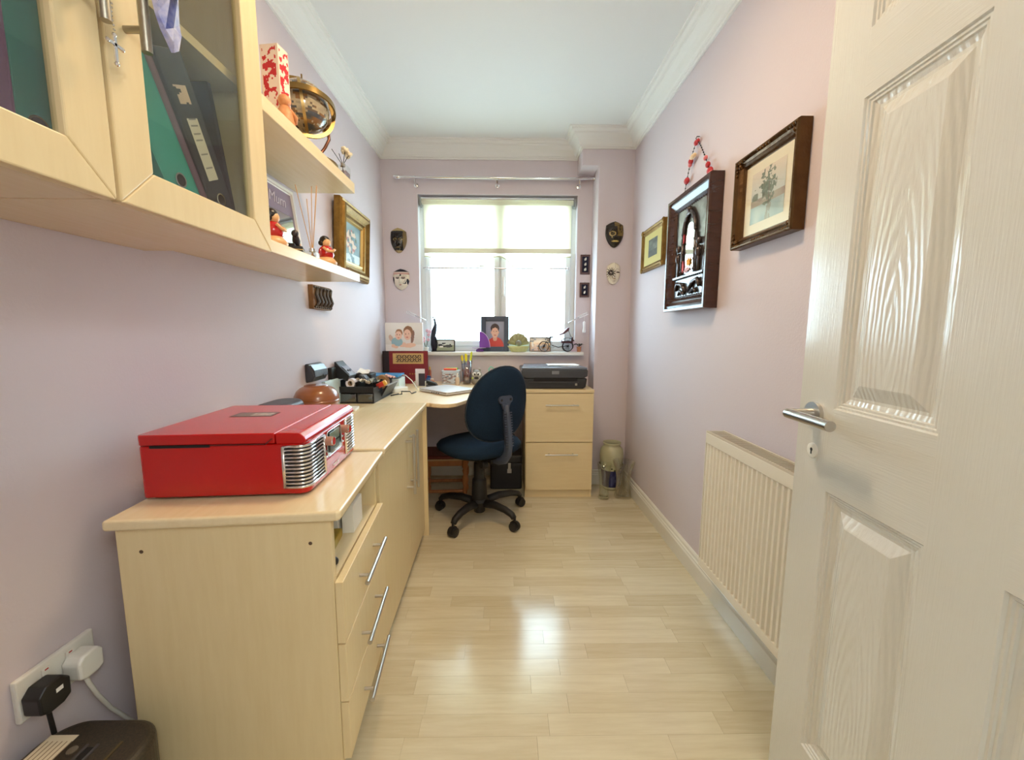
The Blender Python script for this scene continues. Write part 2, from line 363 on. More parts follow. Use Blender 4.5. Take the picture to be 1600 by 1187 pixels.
for k in range(0, 8, 2):
    for (a, b) in px: O('rail', G().box(a, -DT, zz[k], b, 0, zz[k + 1]), DOORH, dr)
def cathedral(m):
    return m
PANM = bpy.data.materials.new('cathedral_grain_gloss'); PANM.use_nodes = True
_n = PANM.node_tree; _b = _n.nodes['Principled BSDF']; _b.inputs['Base Color'].default_value = lin((229, 228, 221)) + (1,); _b.inputs['Roughness'].default_value = .18; _b.inputs['Coat Weight'].default_value = .4
_t = _n.nodes.new('ShaderNodeTexCoord'); _m = _n.nodes.new('ShaderNodeMapping'); _m.inputs['Scale'].default_value = (1, 1, .16)
_w = _n.nodes.new('ShaderNodeTexWave'); _w.wave_type = 'RINGS'; _w.rings_direction = 'Y'; _w.inputs['Scale'].default_value = 34; _w.inputs['Distortion'].default_value = 3.2; _w.inputs['Detail'].default_value = 3; _w.inputs['Detail Scale'].default_value = 2.5
_p = _n.nodes.new('ShaderNodeBump'); _p.inputs['Strength'].default_value = .24; _p.inputs['Distance'].default_value = .003
_n.links.new(_t.outputs['Object'], _m.inputs[0]); _n.links.new(_m.outputs[0], _w.inputs[0]); _n.links.new(_w.outputs[0], _p.inputs['Height']); _n.links.new(_p.outputs[0], _b.inputs['Normal'])
for (a, b) in px:
    for (c, d) in pz:
        cx, cz = (a + b) / 2, c + (d - c) * .25; vs = []; fs = []
        pr = [(0, 0), (.003, -.0035), (.007, -.0035), (.009, -.006), (.013, -.006), (.015, -.009), (.019, -.010), (.024, -.012), (.030, -.012), (.052, -.003), (.055, -.002)]
        for sgn, base in ((1, 0), (-1, -DT)):
            st = len(vs)
            for (i, h) in pr: hh = base + sgn * h; vs += [(a + i - cx, hh, c + i - cz), (b - i - cx, hh, c + i - cz), (b - i - cx, hh, d - i - cz), (a + i - cx, hh, d - i - cz)]
            for k in range(len(pr) - 1):
                for i in range(4): j = (i + 1) % 4; fs.append((st + k * 4 + i, st + k * 4 + j, st + k * 4 + 4 + j, st + k * 4 + 4 + i))
            k = st + (len(pr) - 1) * 4; fs.append((k, k + 1, k + 2, k + 3))
        O('panel', G().add(vs, fs), PANM, dr, loc=(cx, 0, cz))
hx = DW - .052
hd = O('door_handle', G().lathe([(.026, 0), (.026, .008), (.012, .009), (.010, .058)], 28, (hx, 0, .922), 'y').tube([(hx + .004, .055, .922), (hx - .125, .055, .922)], .0105, 16), STEEL, dr, smooth=True)
tag(hd, 'brushed steel lever handle')
kh = O('keyhole_cover', G().add([(hx + q[0], .0005 * 1, .842 + q[1]) for q in []], []) if False else G().lathe([(.016, 0), (.016, .003), (.013, .004), (.0, .004)], 24, (hx - .004, 0, .842), 'y'), WHITEP, dr, smooth=True)
kh.scale = (1, 1, 1)
O('keyhole', G().lathe([(.004, .0041), (.0, .0043)], 12, (hx - .004, 0, .844), 'y').box(hx - .006, .004, .834, hx - .002, .0043, .843), BLACKM, kh)
for z in (.25, 1.0, 1.75): O('hinge', G().lathe([(.006, z - .045), (.006, z + .045)], 10, (-.004, -.004, 0)), STEEL, dr, smooth=True)

# ------------------------------------------------------------------ radiator
RW = mat('radiator_enamel', (240, 234, 220), .32)
ra = T('radiator', 'white ribbed panel radiator low on the right wall, behind the open door', 'radiator', (.77, 1.50, .175))
RL, RH = 1.02, .540
g = G()
# front panel with pressed vertical channels: profile along y
n = int(RL / .0235); ys = []
z0, z1 = .032, RH - .040
g.box(0, -RL, 0, .010, 0, z0).box(0, -RL, z1, .010, 0, RH).box(.008, -RL, z0, .012, 0, z1)
O('front_panel', g, RW, ra, bevel=.003)
g = G()
for i in range(n):
    yy = -.008 - i * .0235
    g.add([(0, yy, z0), (0, yy - .0085, z0), (0, yy - .0085, z1), (0, yy, z1), (.009, yy + .003, z0), (.009, yy - .0115, z0), (.009, yy - .0115, z1), (.009, yy + .003, z1)], [(0, 1, 2, 3), (0, 3, 7, 4), (1, 5, 6, 2)])
rb = O('ribs', g, mat('radiator_rib', (244, 238, 224), .3), ra); rb['kind'] = 'stuff'
O('rear_panel', G().box(.058, -RL, 0, .068, 0, RH), RW, ra, bevel=.003)
O('side_cover', G().box(.0, -.0, .0, .070, .003, RH + .006), RW, ra)
g = G().box(0, -RL, RH, .004, 0, RH + .008).box(.062, -RL, RH, .068, 0, RH + .008)
for i in range(85): yy = -.006 - i * .012; g.box(.004, yy - .004, RH + .001, .062, yy, RH + .005)
O('top_grille', g, mat('radiator_grille', (214, 204, 186), .4), ra)
for yy in (-.2, -RL + .17): O('wall_bracket', G().box(.068, yy, .1, .0875, yy + .03, RH - .1), RW, ra)

# ------------------------------------------------------------------ low units along the left wall
def bar_handle(name, parent, m, p0, p1, off, r=.006, inset=.03):
    """bar from p0 to p1, held off the face by vector off"""
    p0, p1, off = Vector(p0), Vector(p1), Vector(off); d = (p1 - p0).normalized()
    g = G().tube([p0 + off, p1 + off], r, 12)
    for q in (p0 + d * inset, p1 - d * inset): g.tube([q, q + off], r * .75, 10)
    return O(name, g, m, parent, smooth=True)
A1 = rad(5.2)
# local x = depth towards room (0 = back, .45 = front edge), local y = along the wall
u1 = T('drawer_unit', 'tall near end unit of pale maple laminate with three drawers below an open shelf', 'drawer unit', (-.792, .760, 0), A1)
UD, UL, TH = .450, .432, .726
O('worktop', G().prism([(0, 0), (UD - .008, 0), (UD, .006), (UD, UL), (0, UL)], TH - .022, TH), [LAMY], u1, bevel=.006, seg=3)
O('side_panel', G().box(.016, .010, 0, UD - .022, .028, TH - .0221), LAM, u1, bevel=.0012)
O('side_panel', G().box(.016, UL - .030, 0, UD - .022, UL - .012, TH - .0221), LAM, u1, bevel=.0012)
O('back_panel', G().box(.018, .028, .08, .024, UL - .030, TH - .0221), LAM, u1)
O('shelf', G().box(.024, .0281, .548, UD - .024, UL - .0301, .564), LAMY, u1)
O('plinth', G().box(UD - .085, .0281, 0, UD - .07, UL - .0301, .12), LAM, u1)
for k, (a, b) in enumerate(((.419, .562), (.277, .416), (.134, .274))):
    d = O('drawer', G().box(UD - .0215, .012, a, UD - .004, UL - .013, b), LAM, u1, bevel=.0015)
    O('drawer_box', G().box(.05, .04, a + .02, UD - .0216, UL - .042, b - .03), mat('drawer_box_board', (205, 190, 165), .6), d)
    bar_handle('handle', d, STEEL, (UD - .004, .100, a + (.081, .068, .056)[k]), (UD - .004, .312, a + (.081, .068, .056)[k]), (.027, 0, 0), .0055, .035)
for x, z in ((.060, .655), (.385, .655)):
    O('screw_hole', G().lathe([(.004, -.0004), (.0, -.0012)], 12, (x, .0102, z), 'y'), mat('screw_brown', (80, 60, 40), .5), u1)

A2 = rad(2.0)
u2 = T('cupboard', 'low maple laminate cupboard with two doors and long vertical bar handles', 'cupboard', (-.838, 1.2375, 0), rad(1.9))
U2L = .838; U2D = .452
O('worktop', G().box(0, .0, TH - .022, U2D, U2L, TH), LAMY, u2, bevel=.006, seg=3)
O('side_panel', G().box(.01, .012, 0, U2D - .045, .028, TH - .0221), LAM, u2)
O('side_panel', G().box(.01, U2L - .018, 0, U2D - .002, U2L, TH - .0221), LAM, u2, bevel=.001)
O('back_panel', G().box(.004, .028, .05, .01, U2L - .018, TH - .03), LAM, u2)
O('base_board', G().box(.01, .0281, .045, U2D - .05, U2L - .0181, .062), LAM, u2)
O('plinth', G().box(U2D - .09, .0281, 0, U2D - .075, U2L - .0181, .0449), LAM, u2)
ysp = .448
for (a, b, hy) in ((.004, ysp - .001, ysp - .035), (ysp + .001, U2L - .020, ysp + .045)):
    d = O('door', G().box(U2D - .040, a, .040, U2D - .022, b, TH - .026), LAM, u2, bevel=.0015)
    bar_handle('handle', d, STEEL, (U2D - .022, hy, .405), (U2D - .022, hy, .665), (.033, 0, 0), .006, .030)

# ------------------------------------------------------------------ corner desk and filing cabinet
cd = T('corner_desk', 'maple laminate corner desk top curving from the cupboard to the filing cabinet', 'desk', (-.40, 2.06, 0))
dp = [(-.868, 2.064), (-.3985, 2.0825), (-.385, 2.066), (-.335, 2.046), (-.290, 2.052), (-.258, 2.082), (-.215, 2.175), (-.165, 2.300), (-.10, 2.410), (-.02, 2.500), (.125, 2.562), (.125, 3.005), (-.878, 3.005), (-.878, 2.064)]
dp = dp[1:]
O('worktop', G().prism([(a + .40, b - 2.06) for a, b in dp], TH - .022, TH), mat('maple_desk_top', (240, 216, 176), .3, noise=.5, nscale=4, stretch=(12, 1.2, 12), col2=(230, 202, 158)), cd, bevel=.005, seg=3)
O('cable_port', G().lathe([(.03, TH), (.03, TH + .002), (.0, TH + .002)], 20, (-.25, .83, 0)), BLACKP, cd)

fc = T('filing_cabinet', 'maple laminate filing cabinet with two deep drawers under the printer', 'filing cabinet', (.127, 2.562, 0))
FW, FD = .443, .435
O('top', G().box(-.0, -.004, TH - .020, FW, FD, TH), LAMX, fc, bevel=.003)
O('side_panel', G().box(0, .018, 0, .016, FD, TH - .0201), LAM, fc)
O('side_panel', G().box(FW - .016, .018, 0, FW, FD, TH - .0201), LAM, fc)
O('back_panel', G().box(.016, FD - .01, .05, FW - .016, FD - .002, TH - .0201), LAM, fc)
O('plinth', G().box(.0161, .022, 0, FW - .0161, .036, .054), LAMX, fc)
for a, b in ((.381, .702), (.056, .376)):
    d = O('drawer', G().box(.004, 0, a, FW - .002, .0175, b), LAMX, fc, bevel=.0015)
    O('drawer_box', G().box(.03, .0176, a + .02, FW - .03, FD - .03, b - .03), MATS['drawer_box_board'], d)
    bar_handle('handle', d, STEEL, (.128, 0, b - .073), (.340, 0, b - .073), (0, -.030, 0), .0045, .028)

# ------------------------------------------------------------------ office chair
ch = T('office_chair', 'navy fabric swivel office chair on a black five-star castor base', 'chair', (-.155, 2.275, 0), rad(39))
c39 = rad(39)
g = G()
nx = 28
def seatpt(a, k):   # superellipse outline
    ca, sa = cos(a), sin(a); e = .80
    x = .232 * math.copysign(abs(ca) ** e, ca); y = .225 * math.copysign(abs(sa) ** e, sa)
    return x * k, y * k
rings = [(.02, .492), (.5, .494), (.8, .490), (.93, .480), (1.0, .460), (.985, .440), (.9, .424), (.6, .412), (.02, .410)]
vs = []; fs = []
for k, z in rings:
    for i in range(nx):
        a = 2 * pi * i / nx; x, y = seatpt(a, k); zz_ = z + (.010 if z > .45 else 0) * (y / .225) ** 2 * (1 if y < 0 else -1.6) * k
        vs.append((x, y, zz_))
for k in range(len(rings) - 1):
    for i in range(nx): j = (i + 1) % nx; fs.append((k * nx + i, k * nx + j, (k + 1) * nx + j, (k + 1) * nx + i))
O('seat', G().add(vs, fs), NAVY, ch, smooth='all')
O('seat_pan', G().lathe([(.16, .400), (.19, .412), (.10, .415)], 24, (0, 0, 0)), BLACKM, ch, smooth=True)
# backrest: tall oval shell, slightly dished, leaning back
vs = []; fs = []; nb = 32
def bk(a, k, dy):
    ca, sa = cos(a), sin(a); w = .200 * (1 - .10 * sa); x = w * math.copysign(abs(ca) ** .92, ca) * k; z = .205 * math.copysign(abs(sa) ** .92, sa) * k
    return (x, dy + .035 * (x / .2) ** 2 - .03 * (z / .2) - .205, .712 + z)
br = [(.02, .030), (.6, .028), (.9, .020), (1.0, .0), (.985, -.012), (.93, -.022), (.6, -.030), (.02, -.031)]
for k, dy in br:
    for i in range(nb): vs.append(bk(2 * pi * i / nb, k, dy))
for k in range(len(br) - 1):
    for i in range(nb): j = (i + 1) % nb; fs.append((k * nb + i, k * nb + j, (k + 1) * nb + j, (k + 1) * nb + i))
bkr = O('backrest', G().add(vs, fs), NAVY, ch, smooth='all')
O('piping', G().tube([bk(2 * pi * i / 40, 1.003, -.004) for i in range(40)], .004, 6, closed=True), mat('dark_piping', (40, 50, 62), .7), bkr, smooth='all')
GP2 = mat('blue_grey_plastic', (62, 72, 92), .5)
jb = O('back_bar', G().tube([(0, -.243, .715), (0, -.252, .66), (0, -.262, .58), (0, -.268, .50), (0, -.262, .455), (0, -.235, .418), (0, -.18, .398), (0, -.08, .392)], [.022, .025, .027, .028, .028, .027, .025, .022], 12, flat=.6), GP2, ch, smooth='all')
jb['label'] = 'grey corrugated back support bar'
g = G()
for i in range(14): z = .50 + i * .0135; g.tube([(-.026, -.281 + .0 * i + (z - .5) * .10, z), (.026, -.281 + (z - .5) * .10, z)], .0035, 6)
O('corrugation', g, GP2, jb, smooth=True)
g = G().prism(rrect(-.046, .722, .046, .764, .02), -.250, -.236, 'y'); g.prism([(-.03, .725), (.03, .725), (.018, .69), (-.018, .69)], -.252, -.238, 'y')
mp = O('mounting_plate', g, GP2, ch, bevel=.003)
for s_ in (-1, 1): O('bolt', G().lathe([(.007, -.2515), (.007, -.249)], 12, (s_ * .03, 0, .743), 'y'), BLACKM, mp)
O('tilt_housing', G().box(-.05, -.09, .362, .05, .08, .402).box(-.02, -.14, .37, .02, -.08, .395), BLACKM, ch, bevel=.006)
O('lever', G().tube([(.04, .0, .38), (.14, .01, .378), (.19, .015, .374)], .005, 8).ball((.2, .016, .373), .011, 10, sc=(1.6, .8, .6)), GP2, ch, smooth=True)
O('tilt_knob', G().lathe([(.020, -.02), (.024, -.015), (.024, .01), (.018, .016)], 16, (-.06, -.13, .375), 'x'), BLACKM, ch, smooth=True)
col = O('gas_column', G().lathe([(.046, .085), (.046, .11), (.042, .235), (.041, .24), (.032, .25), (.031, .34), (.026, .345), (.024, .37)], 28), BLACKM, ch, smooth=True)
O('base_hub', G().lathe([(.030, .045), (.034, .050), (.036, .085), (.052, .088), (.056, .115), (.048, .128)], 28), BLACKM, ch, smooth=True)
Mi = Matrix.Rotation(-c39, 4, 'Z')
wheels = [(-.283, 2.061), (.049, 2.121), (.092, 2.444), (-.405, 2.392), (-.175, 2.545)]
for i, (wx, wy) in enumerate(wheels):
    v = Mi @ Vector((wx + .155, wy - 2.275, 0)); d = v.normalized()
    leg = O('leg', G().tube([(d.x * .04, d.y * .04, .102), (v.x * .45, v.y * .45, .112), (v.x * .75, v.y * .75, .104), (v.x * .93, v.y * .93, .088), (v.x * .99, v.y * .99, .070)], [.026, .024, .021, .019, .016], 10, flat=.9), BLACKM, ch, smooth='all')
    q = Vector((-d.y, d.x, 0)); cx, cy = v.x, v.y
    g = G()
    for s_ in (-1, 1):
        c = Vector((cx, cy, .026)) + q * s_ * .014
        pts = []
        g.tube([c - q * .010, c - q * .007, c + q * .007, c + q * .010], [.018, .0255, .0255, .018], 18)
    g.tube([(cx, cy, .026), (cx, cy, .075)], .008, 8)
    O('castor', g, BLACKP, leg, smooth=True)
    O('castor_hood', G().tube([Vector((cx, cy, .030)) - q * .007, Vector((cx, cy, .030)) + q * .007], .029, 18), BLACKM, leg, smooth=True)

# ------------------------------------------------------------------ stool and vanity case under the desk
st = T('wooden_stool', 'orange pine stool with a dark red leather seat under the corner desk', 'stool', (-.40, 2.62, 0), rad(3))
TURN = [(.016, 0), (.016, .03), (.011, .04), (.017, .07), (.011, .095), (.018, .12), (.018, .16), (.011, .175), (.017, .20), (.012, .215), (.018, .225), (.018, .285)]
for sx in (-1, 1):
    for sy in (-1, 1): O('leg', G().lathe(TURN, 14, (sx * .130, sy * .095, 0)), PINE, st, smooth=True)
for sy in (-1, 1):
    O('apron', G().box(-.112, sy * .095 - .008, .235, .112, sy * .095 + .008, .275), PINE, st, bevel=.002)
    O('stretcher', G().tube([(-.115, sy * .095, .065), (.115, sy * .095, .065)], .011, 10), PINE, st, smooth=True)
for sx in (-1, 1):
    O('apron', G().box(sx * .130 - .008, -.077, .235, sx * .130 + .008, .077, .275), PINE, st, bevel=.002)
    O('stretcher', G().tube([(sx * .130, -.08, .085), (sx * .130, .08, .085)], .011, 10), PINE, st, smooth=True)
O('seat', G().box(-.150, -.115, .286, .150, .115, .306), mat('oxblood_leather', (108, 34, 28), .4, bump=.2, bscale=120), st, bevel=.008, seg=3)
O('seat_trim', G().box(-.152, -.117, .2755, .152, .117, .2859), mat('cream_trim', (190, 160, 120), .6), st)

vc = T('vanity_case', 'black boxy vanity case with a chrome clasp on the floor beside the filing cabinet', 'case', (.0, 2.80, 0), 0)
O('body', G().box(-.108, -.09, 0, .112, .10, .185), mat('black_leatherette', (24, 24, 28), .5, bump=.2, bscale=300), vc, bevel=.012, seg=3)
O('lid', G().box(-.109, -.091, .188, .113, .101, .245), MATS['black_leatherette'], vc, bevel=.012, seg=3)
O('rim', G().box(-.1095, -.0915, .182, .1135, .1015, .190), mat('dark_rim', (60, 62, 70), .4, metal=.5), vc)
O('clasp', G().box(.010, -.096, .120, .040, -.090, .150).box(.015, -.098, .148, .035, -.090, .192), STEEL, vc, bevel=.002)
O('carry_handle', G().tube([(-.05, .0, .245), (-.045, .0, .285), (-.02, 0, .305), (.02, 0, .305), (.045, 0, .285), (.05, 0, .245)], .009, 10), BLACKM, vc, smooth='all')
bag = T('black_bag', 'soft black bag slumped on the floor behind the vanity case', 'bag', (.02, 2.955, 0))
O('body', G().ball((0, 0, .165), .165, 20, (.62, .20, 1.0)), mat('black_nylon', (26, 26, 30), .7, bump=.5, bscale=24), bag, smooth='all')
O('strap', G().tube([(-.06, 0, .29), (-.03, 0, .345), (.03, 0, .345), (.06, 0, .29)], .006, 8), BLACKM, bag, smooth='all')
tb = tag(O('floor_cable', G().tube([(-.50, 2.90, .22), (-.42, 2.88, .205), (-.30, 2.87, .20), (-.2, 2.88, .22), (-.12, 2.93, .30), (-.10, 2.96, .35)], .004, 6), BLACKM, smooth='all'), 'thin black cable looping behind the stool under the desk', 'cable')

# ------------------------------------------------------------------ vases in the corner
def vase(name, label, prof, loc, m, n=32, flute=0, wall=.004):
    t = T(name, label, 'vase', loc)
    vs = []; fs = []
    full = prof + [(max(r - wall, .001), z) for r, z in reversed(prof) if z > prof[0][1] + .014] + [(.001, prof[0][1] + .014)]
    for r, z in [(.001, prof[0][1])] + full:
        for i in range(n):
            a = 2 * pi * i / n; rr = r * (1 + flute * cos(a * (n // 4)) ** 2 * (1 if r > .01 else 0)); vs.append((rr * cos(a), rr * sin(a), z))
    for k in range(len(full)):
        for i in range(n): j = (i + 1) % n; fs.append((k * n + i, k * n + j, (k + 1) * n + j, (k + 1) * n + i))
    O('body', G().add(vs, fs), m, t, smooth='all' if not flute else True); return t
v1 = vase('glass_vase', 'small flared clear glass vase beside the filing cabinet, left of the three vases', [(.036, 0), (.037, .006), (.033, .018), (.031, .07), (.034, .13), (.041, .19), (.048, .236)], (.650, 2.560, 0), VGLASS)
CRY = mat('lead_crystal', (251, 251, 249), .05, alpha=.07)
v2 = vase('crystal_vase', 'fluted cut crystal vase flaring at the top, right of the three vases', [(.046, 0), (.050, .004), (.048, .02), (.040, .07), (.038, .12), (.044, .17), (.056, .215), (.066, .248)], (.782, 2.575, 0), CRY, 48, .16, .006)
g = G()
for k in range(10):
    a = 2 * pi * k / 10; g.tube([(.050 * cos(a), .050 * sin(a), .03), (.044 * cos(a + .35), .044 * sin(a + .35), .10), (.047 * cos(a + .7), .047 * sin(a + .7), .16), (.062 * cos(a + .9), .062 * sin(a + .9), .225)], .0035, 6)
O('cut_ribs', g, CRY, v2, smooth=True)
v3 = vase('ceramic_vase', 'tall cream ceramic vase with a wide neck and blue painted base, behind the glass ones', [(.050, 0), (.056, .01), (.062, .07), (.066, .15), (.080, .215), (.082, .245), (.076, .285), (.060, .305), (.052, .312), (.062, .325), (.062, .334)], (.742, 2.735, 0), mat('celadon_glaze', (198, 198, 166), .25, noise=.6, nscale=10, col2=(176, 172, 138)))
def bandcol(a, z):
    if z < .03: return (205, 205, 180)
    if z < .145: return (38, 44, 104) if vn(a * 1.3, z * 20, 2.2) > .35 else (70, 76, 130)
    return (56, 70, 60) if vn(a * 2, z * 40, 2) > .62 else (200, 200, 170)
g = G(); n = 48; lv = [.012 + .168 * i / 14 for i in range(15)]
def rv(z): return .0585 + (.070 - .0565) * min(1, z / .15) + (.012 * max(0, z - .15) / .03)
for k in range(14):
    for i in range(n):
        a, b = 2 * pi * i / n, 2 * pi * (i + 1) / n; z0, z1 = lv[k], lv[k + 1]
        g.add([(rv(z0) * cos(a), rv(z0) * sin(a), z0), (rv(z0) * cos(b), rv(z0) * sin(b), z0), (rv(z1) * cos(b), rv(z1) * sin(b), z1), (rv(z1) * cos(a), rv(z1) * sin(a), z1)], [(0, 1, 2, 3)], bandcol(a, (z0 + z1) / 2))
O('painted_band', g, VCG, v3)

# ------------------------------------------------------------------ wall cabinets with glass doors
CX0, CX1, CXD = XL + .001, -.592, -.572
CZ0, CZ1 = 1.290, 2.06
def wall_cabinet(y0, y1, label, hy, lastgap):
    t = T('wall_cabinet', label, 'cabinet', (CX0, y0, CZ0)); w = y1 - y0; dx = CX1 - CX0; hz = CZ1 - CZ0
    O('bottom_panel', G().box(0, 0, 0, dx, w, .016), LAMY, t, bevel=.001)
    O('top_panel', G().box(0, 0, hz - .016, dx, w, hz), LAMY, t)
    O('side_panel', G().box(0, 0, .0161, dx, .016, hz - .0161), LAM, t)
    O('side_panel', G().box(0, w - .016, .0161, dx, w, hz - .0161), LAM, t)
    O('back_panel', G().box(0, .0161, .0161, .006, w - .0161, hz - .0161), LAM, t)
    O('shelf', G().box(.006, .0161, .352, dx - .012, w - .0161, .370), LAMY, t)
    d = bpy.data.objects.new('door', None); COL.objects.link(d); d.location = (dx, 0, -.003); d.parent = t
    a, b, c, e = .002, w - .002, 0, hz; fw = .062; th = .020
    def rail(p): O('rail', G().prism(p, 0.0008, th, 'x'), LAM, d, bevel=.0025, seg=2)
    m = .0004
    rail([(a, c + m), (a + fw, c + fw + m), (a + fw, e - fw - m), (a, e - m)]); rail([(b, c + m), (b, e - m), (b - fw, e - fw - m), (b - fw, c + fw + m)])
    rail([(a + m, c), (b - m, c), (b - fw - m, c + fw), (a + fw + m, c + fw)]); rail([(a + m, e), (a + fw + m, e - fw), (b - fw - m, e - fw), (b - m, e)])
    O('glass_pane', G().box(.006, a + fw - .006, c + fw - .006, .010, b - fw + .006, e - fw + .006), CGLASS, d)
    hp = hy - y0
    bar_handle('handle', d, NICKEL, (th, hp, .226), (th, hp, .430), (.030, 0, 0), .0068, .032)
    return t
wall_cabinet(.236, .632, 'glass-fronted wall cabinet at the left edge of the photo, nearest the viewer', .608, 0)
wall_cabinet(.635, 1.028, 'glass-fronted wall cabinet beside the floating shelves, with dark leaning folders inside', .672, 0)

def binder(label, col, loc, lean, w=.075, ring=True, lab=None, h=.318, dep=.255, blotch=False):
    t = T('ring_binder', label, 'binder', loc, rot=(lean, 0, 0), group=None)
    m = mat('binder_' + '_'.join(map(str, col)), col, .45)
    O('cover', G().box(-dep, 0, 0, 0, .003, h).box(-dep, w - .003, 0, 0, w, h).box(-.003, .003, 0, 0, w - .003, h), m, t, bevel=.001)
    O('pages', G().box(-dep + .02, .006, .01, -.02, w - .006, h - .015), PAPER, t)
    if ring:
        O('finger_hole', G().lathe([(.0105, .0002), (.0, .0006)], 20, (0, w * .5, .062), 'x'), DARKV, t)
        O('finger_ring', G().lathe([(.0105, .0), (.0105, .0022), (.0132, .0022), (.0132, 0)], 24, (0, w * .5, .062), 'x', cap=False), CHROME, t, smooth=True)
    if lab:
        z0, z1 = lab
        def f(u, v): return (150, 150, 155) if (v * 9) % 1 > .86 and .1 < u < .9 else (232, 230, 224)
        picture('spine_label', w * .28, z0, w * .44, z1 - z0, 6, 40, f, t, x=.0005)
    if blotch: picture('torn_sticker', w * .2, h - .085, w * .5, .03, 10, 10, lambda u, v: (225, 200, 180) if vn(u, v, 3) > .25 else col, t, x=.0006)
    return t
LN = rad(28)
binder('turquoise ring binder leaning in the right-hand cabinet', (28, 168, 160), (-.615, .806, 1.3065), LN)
binder('slim dusty purple folder leaning against the turquoise binder', (122, 92, 118), (-.615, .892, 1.3065), LN, .017, False)
binder('navy ring binder with a long white spine label, leaning on the right', (44, 54, 68), (-.618, .917, 1.3065), rad(26), .072, True, (.10, .21), blotch=True)
binder('thin black folder at the far end of the leaning row', (28, 30, 34), (-.63, .992, 1.3065), rad(12), .012, False)
binder('turquoise ring binder standing upright in the left-hand cabinet', (28, 150, 146), (-.628, .561, 1.3065), 0, .052)
binder('two-tone purple ring binder with a white label at the left edge of the photo', (132, 84, 140), (-.622, .478, 1.3065), 0, .080, True, (.15, .21))
pb = tag(O('navy_folder', G().box(-.86, .430, 1.3065, -.63, .472, 1.60), mat('navy_card', (48, 46, 84), .5), bevel=.001), 'navy card folder beside the purple binder at the left edge', 'folder')
lf = tag(O('leaflet_pile', G().box(-.80, .80, 1.6606, -.64, .97, 1.672), mat('grey_card', (120, 118, 112), .6)), 'flat grey folder lying on the inner shelf of the right-hand cabinet', 'folder')

# cross and crystal hanging from the handles
cr = T('hanging_cross', 'small silver cross on a fine chain hanging from the left cabinet handle', 'ornament', (-.540, .616, 1.50))
g = G()
for i in range(16): g.ball((0, .001 * sin(i), .085 - i * .0055), .0016, 6)
O('chain', g, CHROME, cr, smooth=True)
O('cross', G().box(-.0015, -.0022, -.034, .0015, .0022, .0).box(-.0015, -.010, -.014, .0015, .010, -.009).ball((0, -.011, -.0115), .0032, 8).ball((0, .011, -.0115), .0032, 8).ball((0, 0, .001), .0032, 8).ball((0, 0, -.036), .0035, 8), CHROME, cr, bevel=.0006)
ct = T('crystal_ornament', 'jagged violet-blue glass ornament hanging from the right cabinet handle', 'ornament', (-.522, .690, 1.530))
pts = [(0, 0), (.006, .006), (.010, .03), (.016, .05), (.014, .09), (.010, .13), (-.030, .13), (-.036, .09), (-.030, .058), (-.026, .04), (-.018, .022), (-.008, .010)]
g = G(); n = len(pts)
pts = [(a + .008, b) for a, b in pts]
vs = [(0.004 + .003 * ((i % 3) - 1), a, b) for i, (a, b) in enumerate(pts)] + [(-.004, a, b) for a, b in pts] + [(.012, -.005, .07), (.009, .0, .03)]
fs = [(i, (i + 1) % n, 2 * n if 3 < i < 10 else 2 * n + 1) for i in range(n)] + [tuple(range(2 * n - 1, n - 1, -1))] + [(i, n + i, n + (i + 1) % n, (i + 1) % n) for i in range(n)]
O('crystal', G().add(vs, fs), mat('violet_glass', (140, 150, 222), .06, noise=.9, nscale=40, col2=(246, 244, 255), coat=1), ct)
O('loop', G().tube([(-.006, -.010, .13), (-.012, -.016, .16), (-.014, -.018, .18)], .0008, 5), CHROME, ct)

# ------------------------------------------------------------------ floating shelves and what stands on them
us = T('floating_shelf', 'upper thick maple floating shelf holding the globe', 'shelf', (XL + .001, 1.030, 1.674))
O('board', G().box(0, 0, 0, .243, .768, .041), LAMY, us, bevel=.002)
ls = T('floating_shelf', 'lower thick maple floating shelf holding figurines and a white frame', 'shelf', (XL + .001, 1.030, 1.306))
O('board', G().box(0, 0, 0, .257, .745, .033), LAMY, ls, bevel=.002)
O('support_pin', G().lathe([(.004, -.01), (.004, 0)], 10, (.262, .008, 0)), WHITEP, ls)
UZ, LZ = 1.715, 1.339
# red and white card box
bx = T('patterned_candle_box', 'tall cream box with red floral print at the near end of the upper shelf', 'box', (-.735, 1.370, UZ), rad(-8))
O('body', G().box(-.030, 0, 0, .030, .05, .262), mat('cream_card', (236, 220, 204), .6), bx, bevel=.001)
def fl_(u, v): return (196, 34, 44) if vn(u + .3, v * 4.4, 5) * .7 + vn(u, v * 4.4, 11) * .3 > .53 and .08 < u < .92 else (238, 222, 208)
picture('floral_print', -.028, .004, .056, .254, 22, 90, fl_, bx, x=-.0008, axis='y')
picture('floral_print', .002, .004, .046, .254, 18, 90, fl_, bx, x=.0308)
an = T('clay_figurine', 'small orange-brown clay figurine between the floral box and the globe', 'figurine', (-.690, 1.360, UZ))
CLAY = mat('terracotta_glaze', (196, 122, 70), .5, noise=.6, nscale=60, col2=(228, 180, 140))
O('body', G().lathe([(.024, 0), (.028, .02), (.022, .06), (.014, .075), (.0, .08)], 16), CLAY, an, smooth='all')
O('head', G().ball((0, 0, .092), .019, 14), CLAY, an, smooth='all')
for s_ in (-1, 1): O('arm', G().tube([(s_ * .016, 0, .065), (s_ * .03, .008, .045), (s_ * .02, .02, .035)], .006, 8), CLAY, an, smooth='all')
